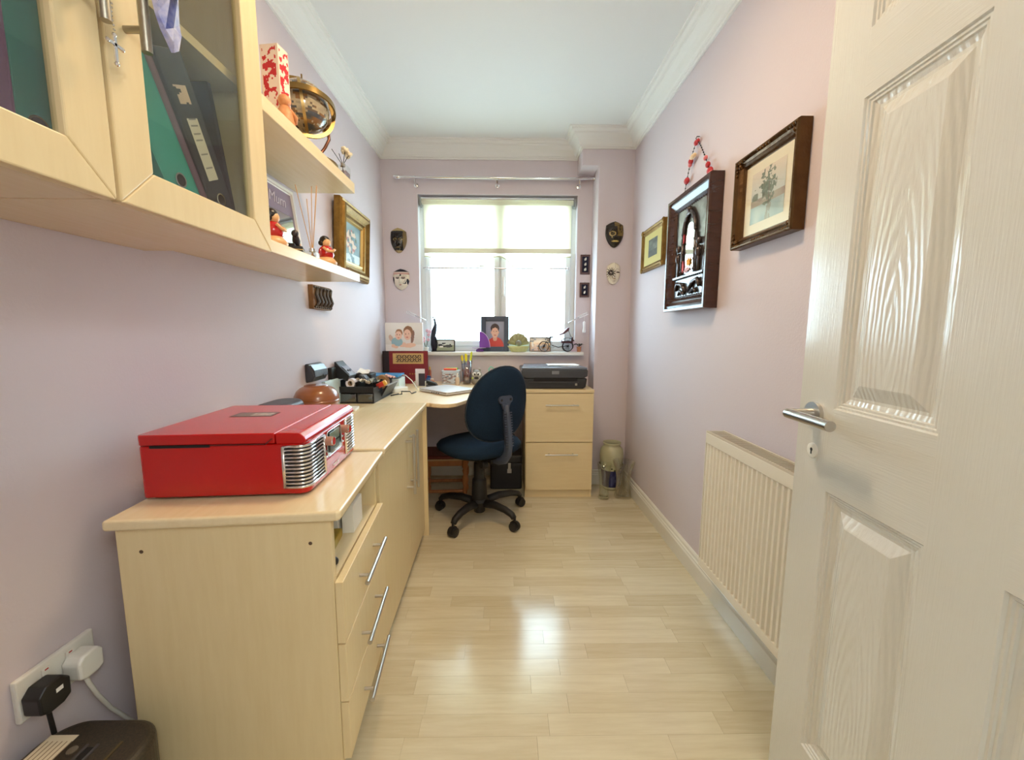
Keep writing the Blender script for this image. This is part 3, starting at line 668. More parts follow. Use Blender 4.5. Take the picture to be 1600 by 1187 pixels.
# globe
gl = T('gemstone_globe', 'brass and stone table globe in a double ring on a curved stand', 'globe', (-.745, 1.600, UZ))
BR = mat('aged_brass', (150, 124, 76), .25, metal=.9); gz = .196
def gcol(a, z):
    n_ = vn(a, z * 2.2 + 3, 2.2) * .65 + vn(a, z * 2.2 + 9, 6.1) * .35
    if n_ < .54: return mixc((150, 140, 122), (190, 176, 146), n_ * 1.8)
    return mixc((150, 110, 70), (84, 88, 94), (vn(a + 4, z * 3, 3.0) - .3) * 2.2)
g = G(); R = .088; n = 72; mlat = 40
for k in range(mlat):
    for i in range(n):
        t0, t1 = pi * k / mlat, pi * (k + 1) / mlat; a, b = 2 * pi * i / n, 2 * pi * (i + 1) / n
        g.add([(R * sin(t) * cos(c), R * sin(t) * sin(c), gz - R * cos(t)) for t, c in ((t0, a), (t0, b), (t1, b), (t1, a))], [(0, 1, 2, 3)], gcol(a, cos(t0)))
O('sphere', g, mat('polished_stone', (255, 255, 255), .18, vcol=True, coat=.5, metal=.25), gl, smooth='all')
def ring(R, w, th, nrm, name, m):
    nrm = Vector(nrm).normalized(); a = Vector((0, 0, 1)) if abs(nrm.z) < .9 else Vector((1, 0, 0)); u = nrm.cross(a).normalized(); v = nrm.cross(u); c = Vector((0, 0, gz)); vs = []; fs = []; N_ = 56
    for i in range(N_):
        q = 2 * pi * i / N_; d = u * cos(q) + v * sin(q)
        for r, h in ((R, -w / 2), (R + th, -w / 2), (R + th, w / 2), (R, w / 2)): vs.append(c + d * r + nrm * h)
    for i in range(N_):
        for k in range(4): fs.append((i * 4 + k, i * 4 + (k + 1) % 4, ((i + 1) % N_) * 4 + (k + 1) % 4, ((i + 1) % N_) * 4 + k))
    O(name, G().add(vs, fs), m, gl, smooth=True)
ring(.098, .006, .013, (.62, -.75, .18), 'meridian_ring', BR)
ring(.104, .020, .006, (-.10, .16, 1), 'horizon_ring', BR)
ring(.0895, .010, .003, (.85, .35, .1), 'inner_meridian', mat('pale_brass', (190, 164, 110), .3, metal=.8))
O('axis_pin', G().lathe([(.003, gz - .115), (.003, gz - .086)], 8).lathe([(.003, gz + .086), (.003, gz + .113)], 8), BR, gl, smooth=True)
O('pivot_cap', G().ball((.03, .112, gz - .012), .024, 14, (1, .8, 1)), BR, gl, smooth='all')
for k in range(2):
    a = rad(70 + 180 * k); O('stand_leg', G().tube([(.115 * cos(a), .115 * sin(a), gz - .02), (.122 * cos(a), .122 * sin(a), gz - .06), (.098 * cos(a), .098 * sin(a), gz - .10), (.075 * cos(a), .075 * sin(a), gz - .13), (.08 * cos(a), .08 * sin(a), .03), (.10 * cos(a), .10 * sin(a), .006)], .006, 10), mat('red_brass', (128, 84, 66), .3, metal=.8), gl, smooth='all')
O('stand_base', G().lathe([(.11, 0), (.11, .006), (.06, .012), (.02, .02), (.012, .05), (.0, .055)], 28), BR, gl, smooth=True)
# reed diffuser with paper flowers
def diffuser(label, loc, sticks, sm, bm_=None, flowers=(), rr=.0013, bs=(.024, .05)):
    t = T('reed_diffuser', label, 'diffuser', loc)
    O('bottle', G().prism(rrect(-bs[0], -bs[0], bs[0], bs[0], .006, 4), 0, bs[1]), VGLASS, t, bevel=.003)
    O('oil', G().box(-bs[0] + .004, -bs[0] + .004, .003, bs[0] - .004, bs[0] - .004, bs[1] * .55), mat('diffuser_oil', (224, 210, 214), .05, alpha=.05), t)
    O('neck', G().lathe([(.010, bs[1]), (.010, bs[1] + .012), (.007, bs[1] + .012)], 16), CHROME, t, smooth=True)
    for i, (x, y, z) in enumerate(sticks): O('reed', G().tube([(-x * .2, -y * .2, .008), (x * .1, y * .1, bs[1] + .01), (x, y, z)], rr, 6), sm, t)
    for (x, y, z) in flowers:
        g = G()
        for k in range(9): a = k * .7; g.ball((x + .008 * cos(a) * (k > 0), y + .010 * sin(a), z + .007 * sin(a * 1.7)), .0085, 8, (1, 1, .8))
        O('flower', g, mat('cream_petals', (242, 230, 204), .8), t, smooth='all')
    return t
diffuser('reed diffuser with black sticks and two cream flowers at the end of the upper shelf', (-.668, 1.752, UZ), [(-.03, -.030, .105), (-.01, -.008, .097), (.0, .030, .120), (.01, .042, .110)], BLACKM, flowers=[(.0, .030, .124), (.01, .045, .112)])
# white framed print on the lower shelf
wf = T('white_photo_frame', 'white frame with mauve lettered mount leaning at the back of the lower shelf', 'picture frame', (-.800, 1.34, LZ), rot=(0, rad(-7), 0))
O('frame', G().frame(0, 0, .312, .292, 1, [(0, -.012), (0, .008), (.006, .010), (.012, .009), (.014, .004), (.018, .003)]), mat('white_frame', (240, 238, 236), .35), wf)
O('backing', G().box(-.012, .001, .001, .0, .311, .291), mat('frame_back', (120, 110, 105), .8), wf)
O('mirror_glass', G().box(.0, .016, .016, .002, .296, .190), mat('mirror', (214, 222, 226), .05, metal=1), wf)
O('mount', G().box(.0, .016, .190, .0022, .296, .276), mat('mauve_mount', (158, 140, 160), .7), wf)
O('mount_side', G().box(.0022, .016, .016, .003, .026, .19).box(.0022, .286, .016, .003, .296, .19), MATS['mauve_mount'], wf)
text('lettering', 'My Mum', .055, mat('silver_ink', (226, 214, 226), .5), wf, (.0035, .150, .232), (rad(90), 0, rad(90)), shear=.25)
# figurines in red dresses
HAIR = mat('dark_brown_glaze', (30, 20, 18), .3); SKIN = mat('pale_glaze', (228, 178, 128), .35); REDG = mat('red_glaze', (190, 26, 28), .2, coat=.6)
def doll(label, loc, rz, sc_=1.0, arms=True):
    t = T('figurine', label, 'figurine', loc, rz); t.scale = (sc_,) * 3
    O('skirt_base', G().lathe([(.030, 0), (.032, .008), (.024, .018), (.015, .026)], 20), SKIN, t, smooth='all')
    O('dress', G().lathe([(.018, .018), (.024, .030), (.022, .045), (.016, .054), (.010, .058)], 20), REDG, t, smooth='all')
    O('arms', G().tube([(.012, -.018, .050), (.022, -.012, .040), (.026, .006, .040), (.018, .018, .048)], .004, 8), SKIN, t, smooth='all')
    O('head', G().ball((.002, 0, .068), .014, 14, (1, .95, 1.05)), SKIN, t, smooth='all')
    O('hair', G().ball((-.004, 0, .074), .0165, 14).ball((-.006, -.012, .066), .009, 10).ball((-.006, .012, .066), .009, 10), HAIR, t, smooth='all')
    return t
doll('red-dressed dark-haired figurine at the near end of the lower shelf', (-.665, 1.205, LZ), rad(15), 1.15)
pn = T('figurine', 'dark figurine group bent over a black block, behind the red-dressed one', 'figurine', (-.668, 1.335, LZ), rad(20))
O('block', G().box(-.022, -.030, 0, .022, .030, .022).box(-.022, -.030, .022, .0, .030, .030), BLACKP, pn, bevel=.003)
O('gold_band', G().box(-.0225, -.0305, .010, .0225, .0305, .0125), GOLDB, pn)
O('figure', G().tube([(0, .02, .03), (0, .012, .045), (0, -.004, .055)], [.010, .012, .009], 10).ball((0, -.012, .062), .011, 12), mat('dark_grey_glaze', (46, 40, 44), .35), pn, smooth='all')
O('hand', G().ball((.008, .018, .034), .005, 8), SKIN, pn, smooth='all')
diffuser('reed diffuser with long pale sticks on the lower shelf', (-.672, 1.452, LZ), [(-.02, -.052, .235), (.0, -.020, .20), (.004, .010, .25), (.006, .048, .262), (.0, .058, .27)], mat('rattan_reed', (206, 160, 112), .7), bs=(.019, .030))
doll('red-dressed figurine with raised arms right of the pale reed diffuser', (-.660, 1.535, LZ), rad(-30), 1.15)
bd = T('bead_strand', 'short strand of brown wooden beads at the far end of the lower shelf', 'beads', (-.655, 1.655, LZ))
g = G()
for i in range(11): a = i * .62; O('bead', G().ball((.010 * cos(a) - .004, -.045 + i * .0095, .0075), .0072, 10), mat('brown_bead', (92, 52, 36), .3), bd, smooth='all')

# ------------------------------------------------------------------ things on the left wall
FP = [(0, 0), (0, .030), (.10, .040), (.18, .036), (.26, .046), (.40, .050), (.52, .040), (.62, .032), (.74, .030), (.80, .020), (.92, .022), (1.0, .012)]
lp = T('gilt_framed_painting', 'heavy gilt frame with a blue-green floral painting on the left wall', 'picture', (XL + .002, 2.125, 1.385), rot=(0, rad(3), 0))
O('frame', G().frame(0, 0, .43, .39, .088, FP), GOLD, lp)
O('slip', G().frame(.080, .080, .35, .31, .014, [(0, .014), (0, .024), (.5, .026), (1, .014)]), GOLDB, lp)
def flo(u, v):
    c = mixc((82, 112, 122), (150, 170, 176), vn(u, v, 4))
    if E(u, v, .45, .55, .3, .3):
        n_ = vn(u + 2, v, 11)
        if n_ > .62: return (214, 190, 170)
        if n_ > .5: return (168, 96, 92)
        if n_ < .25: return (74, 92, 74)
    if v < .25 and vn(u, v, 7) > .45: return (196, 206, 208)
    return c
picture('canvas', .088, .088, .254, .214, 50, 44, flo, lp, x=.013)
pq = T('carved_plaque', 'narrow dark carved wooden plaque just below the lower floating shelf', 'plaque', (XL + .001, 1.845, 1.196))
O('board', G().box(0, 0, 0, .022, .185, .108), mat('aged_wood', (140, 104, 64), .6, noise=.7, nscale=20, col2=(84, 56, 34)), pq, bevel=.003)
g = G()
for k in range(5): y0 = .02 + k * .036; g.tube([(.026, y0, .012), (.030, y0 + .02, .035), (.030, y0 - .004, .065), (.026, y0 + .016, .096)], .007, 6)
for k in range(9): g.ball((.026, .010 + k * .0205, .010), .006, 8); g.ball((.026, .010 + k * .0205, .098), .006, 8)
O('carving', g, mat('pewter_carving', (92, 84, 78), .3, metal=.6), pq, smooth='all')

sk_ = T('socket', 'white double wall socket low on the left wall', 'socket', (XL, .660, .390))
O('face_plate', G().box(0, 0, 0, .011, .137, .083), WHITEP, sk_, bevel=.003)
for yy in (.046, .088):
    O('switch', G().box(.010, yy - .007, .055, .0145, yy + .007, .073), WHITEP, sk_, bevel=.001)
    O('red_mark', G().box(.0146, yy - .003, .069, .0149, yy + .003, .0715), mat('red_mark', (190, 30, 30), .5), sk_)
pl = T('black_plug', 'black mains plug in the near half of the white socket', 'plug', (XL + .0115, .690, .425))
O('body', G().prism([(-.026, -.022), (-.012, -.030), (.012, -.030), (.026, -.022), (.027, .012), (.014, .026), (-.014, .026), (-.027, .012)], 0, .034, 'x'), BLACKP, pl, bevel=.004, seg=3)
O('label', G().box(.0342, .0, .0, .0346, .012, .008), PAPER, pl)
O('cord', G().tube([(.014, 0, -.028), (.016, 0, -.05), (.02, .0, -.09), (.016, .0, -.20), (.012, .0, -.34)], .0038, 8), BLACKM, pl, smooth='all')
pw = T('white_plug', 'white mains plug with a white cord in the far half of the socket', 'plug', (XL + .0115, .755, .432))
O('body', G().prism([(-.024, -.022), (-.012, -.028), (.012, -.028), (.024, -.022), (.025, .012), (.014, .024), (-.014, .024), (-.025, .012)], 0, .036, 'x'), WHITEP, pw, bevel=.005, seg=3)
O('cord', G().tube([(.016, .0, -.026), (.018, .004, -.05), (.016, .018, -.09), (.012, .045, -.15), (.012, .085, -.225), (.014, .12, -.30), (.02, .15, -.40)], .0042, 8), WHITEP, pw, smooth='all')

sh = T('paper_shredder', 'black plastic shredder on the floor below the socket, label and slot on top', 'shredder', (-.862, .368, 0))
SW, SL, SH_ = .208, .350, .352
SHM = mat('speckled_black_plastic', (40, 36, 34), .45, noise=.8, nscale=300, col2=(74, 64, 48))
O('bin', G().prism(rrect(.012, .012, SW - .012, SL - .012, .06, 8), 0, SH_ - .10), SHM, sh, smooth=True)
g = G().prism(rrect(0, 0, SW, SL, .060, 10), SH_ - .098, SH_ - .006)
O('head', g, SHM, sh, bevel=.014, seg=4, smooth=False)
O('slot', G().box(.104, .04, SH_ - .0075, .116, .290, SH_ - .0052), DARKV, sh)
O('slot_lip', G().box(.117, .035, SH_ - .007, .122, .295, SH_ - .0035).box(.098, .035, SH_ - .007, .103, .295, SH_ - .0035), mat('grey_lip', (70, 68, 70), .4), sh, bevel=.001)
O('groove', G().box(.155, .03, SH_ - .007, .159, .30, SH_ - .0045), mat('dark_groove', (84, 72, 40), .5), sh)
def lb(u, v): return (150, 130, 105) if (u * 6) % 1 > .66 and .08 < v < .92 else (226, 214, 188)
picture('label', .014, .195, .052, .118, 24, 10, lb, sh, x=SH_ - .0050, axis='z')
for k in range(4): O('button', G().lathe([(.008, SH_ - .007), (.008, SH_ - .0045), (.0, SH_ - .004)], 14, (.082, .195 + k * .030, 0)), mat('grey_button', (112, 104, 92), .4), sh)

# ------------------------------------------------------------------ red retro music centre
tt = T('music_player', 'glossy red retro record player with chrome grilles on the near worktop', 'record player', (-.796, .856, TH), rad(4.2))
PX, PY, PH = .352, .356, .147; r_ = .022
def body_outline(x1, y0, y1, x0=0, r=.022, rb=.008): return [(x0 + rb, y0), (x1 - r, y0)] + arc(x1 - r, y0 + r, r, -pi / 2, 0, 6)[1:] + arc(x1 - r, y1 - r, r, 0, pi / 2, 6) + [(x0 + rb, y1), (x0, y1 - rb), (x0, y0 + rb)]
O('body', G().prism(body_outline(PX, 0, PY), .006, .122), RED, tt, bevel=.004, seg=3)
O('lid', G().prism(body_outline(.2855, -.0006, PY + .0006, -.0006, .003), .1235, PH), RED, tt, bevel=.005, seg=4)
O('fascia_top', G().prism([(.2875, .1215), (PX - .002, .1215), (PX, .128), (PX - .004, .137), (PX - .014, PH - .001), (.2875, PH)], .0, PY, 'y'), RED, tt, bevel=.003, seg=3)
O('side_slot', G().box(.028, -.0018, .118, .150, .0005, .1235), DARKV, tt)
O('seam_line', G().box(.150, -.0008, .1212, .262, .001, .1236), mat('dark_red_seam', (90, 8, 12), .5), tt)
O('seam_notch', G().prism([(.262, .1212), (.266, .1212), (.283, .135), (.279, .135)], -.0022, .0, 'y'), MATS['dark_red_seam'], tt)
def lidcol(u, v):
    if .08 < u < .92 and .1 < v < .9:
        if .35 < u < .95 and .25 < v < .8 and not (.35 < u < .42): return (186, 176, 168) if vn(u, v, 9) > .3 else (140, 128, 124)
        return (116, 100, 98)
    return (92, 84, 84)
picture('lid_plate', .085, .185, .105, .055, 30, 16, lidcol, tt, x=PH + .0006, axis='z')
for (x, y) in ((.03, .03), (.32, .03), (.03, .32), (.32, .32)): O('foot', G().lathe([(.012, 0), (.012, .006)], 14, (x, y, 0)), BLACKM, tt)
FX = PX + .0005
for side, (ya, yb) in enumerate(((0, .098), (PY - .098, PY))):
    g = G(); gb = G(); N1 = 11
    if side == 0:
        path = [(.302, -.0012)] + [(PX - r_, -.0012)] + [(a, b) for a, b in arc(PX - r_, r_, r_ + .0012, -pi / 2, 0, 6)[1:]] + [(FX + .0012, yb)]
    else:
        path = [(FX + .0012, ya)] + [(a, b) for a, b in arc(PX - r_, PY - r_, r_ + .0012, 0, pi / 2, 6)] + [(.302, PY + .0012)]
    z0, z1 = .022, .116
    for k in range(N1 + 1):
        zc = z0 + (z1 - z0) * k / N1
        g.tube([(a, b, zc) for a, b in path], .0028 if 0 < k < N1 else .0036, 6, flat=1.0)
    for (a, b) in (path[0], path[-1]): g.tube([(a, b, z0), (a, b, z1)], .0042, 8)
    O('grille', g, CHROME, tt, smooth='all')
    vs = [(a, b, z) for a, b in path for z in (z0, z1)]; vs = [((a - (PX / 2)) * .9988 + PX / 2, (b - PY / 2) * .9988 + PY / 2, z) for a, b, z in vs]
    O('grille_backing', G().add(vs, [(2 * i, 2 * i + 2, 2 * i + 3, 2 * i + 1) for i in range(len(path) - 1)]), DARKV, tt)
ds = O('display', G().prism(rrect(.118, .054, .222, .116, .010), FX - .001, FX + .002, 'x'), mat('dark_display', (44, 52, 56), .08, coat=.8), tt, bevel=.001)
O('display_panel', G().box(FX + .0021, .136, .086, FX + .0028, .206, .110), mat('green_grey_screen', (126, 146, 136), .15), ds)
O('display_panel', G().box(FX + .0021, .136, .060, FX + .0028, .206, .082), mat('dim_screen', (84, 94, 94), .15), ds)
O('display_trim', G().tube([(FX + .002, a, b) for a, b in rrect(.117, .053, .223, .117, .011)], .0013, 6, closed=True), CHROME, ds, smooth='all')
for yy in (.108, .238):
    kn = O('knob', G().lathe([(.0115, 0), (.0115, .020), (.0105, .022)], 24, (FX, yy, .098), 'x'), mat('clear_smoky_plastic', (170, 120, 105), .12, coat=.5), tt, smooth=True)
    O('knob_cap', G().lathe([(.0100, .0221), (.009, .0235), (.0, .024)], 24, (FX, yy, .098), 'x'), RED, kn, smooth=True)
    O('knob_ring', G().lathe([(.0118, .0195), (.0118, .0225), (.0100, .0228)], 24, (FX, yy, .098), 'x', cap=False), CHROME, kn, smooth=True)
for yy, z in ((.109, .072), (.109, .058), (.232, .078), (.232, .064)): O('button', G().prism(rrect(yy - .005, z - .0025, yy + .005, z + .0025, .0018, 3), FX - .001, FX + .004, 'x'), CHROME, tt, bevel=.0008)
O('disc_tray', G().prism(rrect(.104, .030, .240, .048, .001, 2), FX - .001, FX + .003, 'x'), RED, tt, bevel=.0012)
text('brand_lettering', 'EMERSON', .010, mat('white_print', (240, 238, 238), .4), tt, (FX + .0005, .178, .019), (rad(90), 0, rad(90)))
pcx = tag(O('black_speaker_case', G().prism(rrect(0, 0, .115, .20, .055, 8), 0, .118), mat('slate_case', (66, 66, 76), .45), bevel=.022, seg=4, loc=(-.872, 1.345, TH), smooth=False), 'slate grey rounded case peeking over the record player, against the left wall', 'case')

# ------------------------------------------------------------------ along the wall on the worktops
bw = T('turned_bowl', 'lidded turned brown wooden bowl behind the red record player', 'bowl', (-.785, 1.665, TH))
WB = mat('honey_turned_wood', (150, 90, 48), .28, coat=.5, noise=.6, nscale=5, stretch=(2, 2, 14), col2=(112, 62, 30))
O('base', G().lathe([(.036, 0), (.040, .01), (.062, .035), (.080, .062), (.086, .080), (.087, .090)], 40), WB, bw, smooth='all')
O('lid', G().lathe([(.0868, .0912), (.085, .105), (.076, .125), (.062, .138), (.046, .145), (.044, .150), (.030, .151), (.0, .148)], 40), WB, bw, smooth=True)
bc = T('pale_blue_card', 'pale blue and white card box standing against the left wall behind the wooden bowl', 'box', (-.872, 1.905, TH))
O('body', G().box(0, 0, 0, .018, .175, .132), mat('pale_blue_card', (196, 222, 230), .6, noise=.4, nscale=30, col2=(226, 236, 238)), bc, bevel=.001)
def pouch(label, loc, w, h, cat='case'):
    t = T('glasses_pouch', label, cat, loc)
    LE = mat('grey_black_leather', (58, 62, 70), .3, coat=.3, bump=.2, bscale=90)
    g = G(); pr = [(0, 0), (.030, .006), (.040, .30 * h), (.036, .62 * h), (.020, .9 * h), (.014, h), (0, h)]
    O('body', g.prism(pr, 0, w, 'y'), LE, t, bevel=.006, seg=3, smooth=False)
    O('flap', G().prism([(.041, .28 * h), (.044, .32 * h), (.040, .66 * h), (.024, .95 * h), (.020, .92 * h), (.036, .6 * h)], .004, w - .004, 'y'), LE, t, bevel=.002)
    O('stud', G().lathe([(.006, .0435), (.004, .047), (.0, .0475)], 12, (0, w * .62, .34 * h), 'x'), BLACKP, t, smooth=True)
    return t
pouch('grey-black leather glasses pouch fixed to the left wall above the wooden bowl', (XL + .001, 1.775, .868), .135, .085)
pouch('smaller leather pouch standing in the black desk tidy', (-.805, 2.20, .800), .075, .06)

og = T('desk_tidy', 'cluttered two-tier black plastic desk tidy with clear drawers beside the corner desk', 'desk tidy', (-.860, 2.06, TH))
O('base_tray', G().box(0, 0, 0, .180, .350, .006), BLACKP, og, bevel=.002)
O('side_wall', G().box(0, 0, .006, .004, .350, .118), BLACKP, og)
O('divider', G().box(.092, .004, .006, .096, .15, .055).box(.176, .004, .006, .180, .15, .055).box(.0041, .150, .006, .18, .154, .0549), BLACKP, og)
O('upper_wall', G().box(.0041, .0, .0601, .180, .004, .088).box(.176, .0041, .0601, .180, .15, .080).box(.086, .0041, .0601, .090, .15, .110), BLACKP, og, bevel=.001)
for i in range(2): O('clear_drawer', G().box(.008 + i * .090, .002, .007, .088 + i * .086, .12, .050), mat('clear_smoke_plastic', (150, 156, 160), .1, alpha=.2), og, bevel=.003)
O('tier', G().box(.0, .0, .055, .180, .150, .060).box(.004, .15, .006, .178, .155, .10), BLACKP, og, bevel=.001)
O('front_scoop', G().prism([(.09, .006), (.175, .006), (.215, .075), (.205, .075), (.168, .016), (.09, .016)], .13, .350, 'y'), BLACKP, og, bevel=.002)
O('scoop_rim', G().box(.203, .13, .074, .217, .350, .078), mat('grey_rim', (150, 152, 158), .3), og, bevel=.001)
cdsk = T('black_case_box', 'rounded black box standing at the far end of the desk tidy', 'box', (-.852, 2.255, TH + .0065))
O('body', G().prism(rrect(0, 0, .095, .110, .02, 5), 0, .128), BLACKM, cdsk, bevel=.008, seg=3)
lid = T('flip_clock', 'open black clam case with a silvery mirrored lid leaning on the left wall', 'case', (-.872, 2.055, TH + .128))
O('shell', G().prism([(0, 0), (.040, .0), (.060, -.012), (.075, .016), (.030, .060), (.006, .088), (0, .088)], 0, .10, 'y'), BLACKP, lid, bevel=.004)
O('mirror_face', G().add([(.074, .012, .018), (.074, .090, .018), (.031, .086, .063), (.031, .016, .063)], [(0, 1, 2, 3)]), mat('silver_blue', (176, 188, 204), .15, metal=.6), lid, solid=.001)
for yy in (.035, .065): O('dial', G().ball((.056, yy, .040), .010, 12, (.4, 1, 1)), mat('dial_grey', (96, 104, 122), .2), lid, smooth='all')
lsu = tag(O('lid_stand_box', G().box(-.872, 2.062, TH + .0065, -.856, 2.150, TH + .1275) if False else G().box(-.8825, 2.0, TH, -.8625, 2.055, TH + .19), BLACKM, bevel=.003), 'tall thin black stand behind the clam case at the left wall', 'stand')
for (nm, lb_, loc, rr, hh, c, ax, cat) in (('tape_roll', 'white roll of tape lying in the near end of the desk tidy', (-.800, 2.085, .830), .024, .035, (232, 226, 234), 'y', 'tape'),
        ('tape_roll', 'second white roll of tape just behind the first in the desk tidy', (-.795, 2.140, .826), .021, .028, (226, 218, 222), 'y', 'tape'),
        ('tape_roll', 'brown parcel tape roll at the far end of the desk tidy', (-.735, 2.385, .800), .040, .045, (176, 132, 84), 'y', 'tape')):
    t = T(nm, lb_, cat, loc)
    O('roll', G().lathe([(rr * .55, -hh / 2), (rr, -hh / 2), (rr, hh / 2), (rr * .55, hh / 2), (rr * .55, -hh / 2)], 24, (0, 0, 0), ax, cap=False), mat('tape_%d_%d' % c[:2], c, .4), t, smooth=True)
    O('core', G().lathe([(rr * .55, -hh / 2 + .001), (rr * .55, hh / 2 - .001), (rr * .48, hh / 2 - .001), (rr * .48, -hh / 2 + .001), (rr * .55, -hh / 2 + .001)], 24, (0, 0, 0), ax, cap=False), mat('core_card', (178, 150, 112), .8), t, smooth=True)
def crumple(name, label, cat, loc, s_, m, seed, n=12):
    random.seed(seed); g = G(); vs = []
    for j in range(5):
        for i in range(n): vs.append((s_[0] * (i / (n - 1) - .5), s_[1] * (j / 4 - .5), s_[2] * random.random()))
    g.add(vs, [(j * n + i, j * n + i + 1, (j + 1) * n + i + 1, (j + 1) * n + i) for j in range(4) for i in range(n - 1)])
    return tag(O(name, g, m, loc=loc, solid=.0006, rot=(.2, -.2, seed)), label, cat)
crumple('paper_scrap', 'crumpled beige paper scrap on the near end of the desk tidy', 'paper', (-.745, 2.11, .826), (.07, .055, .022), mat('beige_paper', (226, 212, 192), .8), 3)
crumple('clear_wrapper', 'crumpled clear plastic wrapper on the front of the desk tidy', 'wrapper', (-.700, 2.15, .822), (.09, .05, .03), mat('clear_wrap', (210, 220, 222), .15, alpha=.25), 5)
crumple('white_note', 'white note on top of the rounded black box in the desk tidy', 'paper', (-.81, 2.30, .866), (.08, .06, .008), PAPER, 8)
crumple('pink_note', 'pinkish paper folded at the far end of the desk tidy', 'paper', (-.69, 2.40, .825), (.05, .05, .015), mat('pink_paper', (228, 178, 164), .8), 9)
rt = T('red_tin', 'small red tube with a yellow cap lying in the front of the desk tidy', 'tube', (-.672, 2.16, .812), rot=(rad(12), rad(65), rad(20)))
O('body', G().lathe([(.013, -.022), (.014, -.02), (.014, .016)], 18), mat('tomato_red', (206, 58, 44), .35), rt, smooth=True)
O('cap', G().lathe([(.0145, .0161), (.0145, .030), (.010, .033)], 18), mat('cap_yellow', (228, 178, 70), .4), rt, smooth=True)
wb = tag(O('white_case', G().prism(rrect(0, 0, .045, .085, .004, 3), 0, .012), WHITEP, bevel=.002, loc=(-.742, 1.845, TH), rot=(0, 0, rad(8))), 'small flat white case on the worktop just behind the record player corner', 'case')

# ------------------------------------------------------------------ far left corner of the desk
al = T('photo_album', 'large dark red photo album with gold patterned plaque standing in the back corner', 'album', (-.872, 2.862, TH), rad(1))
AR = mat('album_red', (132, 34, 42), .4, noise=.3, nscale=40, col2=(110, 24, 34))
O('cover', G().box(.045, 0, 0, .312, .006, .232), AR, al, bevel=.002)
O('spine', G().box(.0, -.0005, 0, .0449, .045, .232), mat('album_spine', (34, 24, 28), .4), al, bevel=.003)
O('rear_cover', G().box(.045, .040, 0, .312, .046, .232), AR, al, bevel=.002)
O('pages', G().box(.0455, .0062, .004, .306, .0398, .228), mat('page_edge', (180, 150, 120), .8), al)
def plaq(u, v):
    a = (u * 12) % 1 - .5; b = (v * 2.4 + (int(u * 12) % 2) * .5) % 1 - .5
    if not (.1 < u < .93 and .12 < v < .88): return (212, 176, 112)
    return (212, 176, 112) if abs(abs(a) + abs(b) - .36) < .12 else (86, 66, 50)
picture('gold_plaque', .072, .142, .215, .074, 96, 22, plaq, al, x=-.0012, axis='y')
for k in range(4): O('gold_mark', G().lathe([(.006, -.0008), (.0, -.0014)], 8, (.19 + k * .018, 0, .070), 'y'), mat('dull_gold', (170, 120, 60), .4, metal=.4), al)
cv = T('canvas_print', 'white photo canvas of two small children standing on the red album', 'photo canvas', (-.848, 2.862, TH + .2325), rad(1))
def kids(u, v):
    U = u * 1.3
    hair = (150, 110, 84); sk = (236, 196, 176)
    c = mixc((214, 212, 210), (238, 234, 230), v * 1.2) if v > .22 else (236, 234, 234)
    # right child (girl)
    if E(U, v, .60, .22, .17, .085): c = sk
    if E(U, v, .86, .33, .16, .22): c = (230, 222, 220)
    if E(U, v, .95, .50, .055, .24, -.15): c = (142, 108, 96)
    if E(U, v, .80, .70, .165, .19): c = hair
    if E(U, v, .77, .58, .13, .19): c = sk
    if E(U, v, .71, .60, .014, .02) or E(U, v, .82, .61, .014, .02): c = (90, 70, 64)
    if E(U, v, .76, .49, .045, .018): c = (206, 110, 104)
    if E(U, v, .84, .20, .22, .08, .1): c = sk
    # left child (boy)
    if E(U, v, .20, .45, .07, .13, .4): c = (206, 176, 162)
    if E(U, v, .40, .32, .20, .16): c = (150, 186, 200)
    if E(U, v, .27, .18, .07, .06) or E(U, v, .36, .14, .09, .045): c = sk
    if E(U, v, .48, .64, .125, .14): c = (168, 122, 92)
    if E(U, v, .46, .55, .115, .155): c = sk
    if E(U, v, .41, .58, .013, .02) or E(U, v, .50, .58, .013, .02): c = (84, 70, 66)
    if E(U, v, .455, .47, .035, .022): c = (214, 120, 112)
    return c
O('canvas_edge', G().box(0, 0, 0, .262, .018, .198), mat('canvas_white', (226, 224, 222), .8), cv, bevel=.001)
picture('photo_print', .001, .001, .260, .196, 88, 66, kids, cv, x=-.0008, axis='y')
rtb = T('router_box', 'dark slab-like box with a blue tablet on it in front of the red album', 'router', (-.872, 2.52, TH))
O('body', G().box(0, 0, 0, .155, .20, .085), mat('slate_box', (70, 76, 88), .4), rtb, bevel=.004)
O('white_front', G().box(.1555, .01, .002, .200, .16, .074), mat('white_green_card', (222, 234, 228), .6), rtb, bevel=.001)
tbl = tag(O('blue_tablet', G().box(-.868, 2.50, TH + .0855, -.672, 2.67, TH + .0985), mat('cyan_case', (34, 128, 178), .4), bevel=.003), 'flat bright blue tablet case lying on the grey box near the album', 'tablet')
pb2 = T('power_brick', 'white power brick lying on the desk in front of the red album', 'adapter', (-.735, 2.44, TH), rad(-28))
O('body', G().prism(rrect(0, 0, .075, .125, .012, 4), 0, .028), WHITEP, pb2, bevel=.005, seg=3)
O('cap', G().box(.02, .1251, .006, .05, .140, .022), GREYP, pb2, bevel=.002)
tag(O('black_cable', G().tube([(-.635, 2.37, TH + .004), (-.66, 2.30, TH + .004), (-.60, 2.31, TH + .012), (-.62, 2.38, TH + .016), (-.58, 2.42, TH + .01), (-.56, 2.38, TH + .004), (-.545, 2.43, TH + .006)], .0035, 6), BLACKM, smooth='all'), 'thin black cable looping on the desk left of the laptop', 'cable')
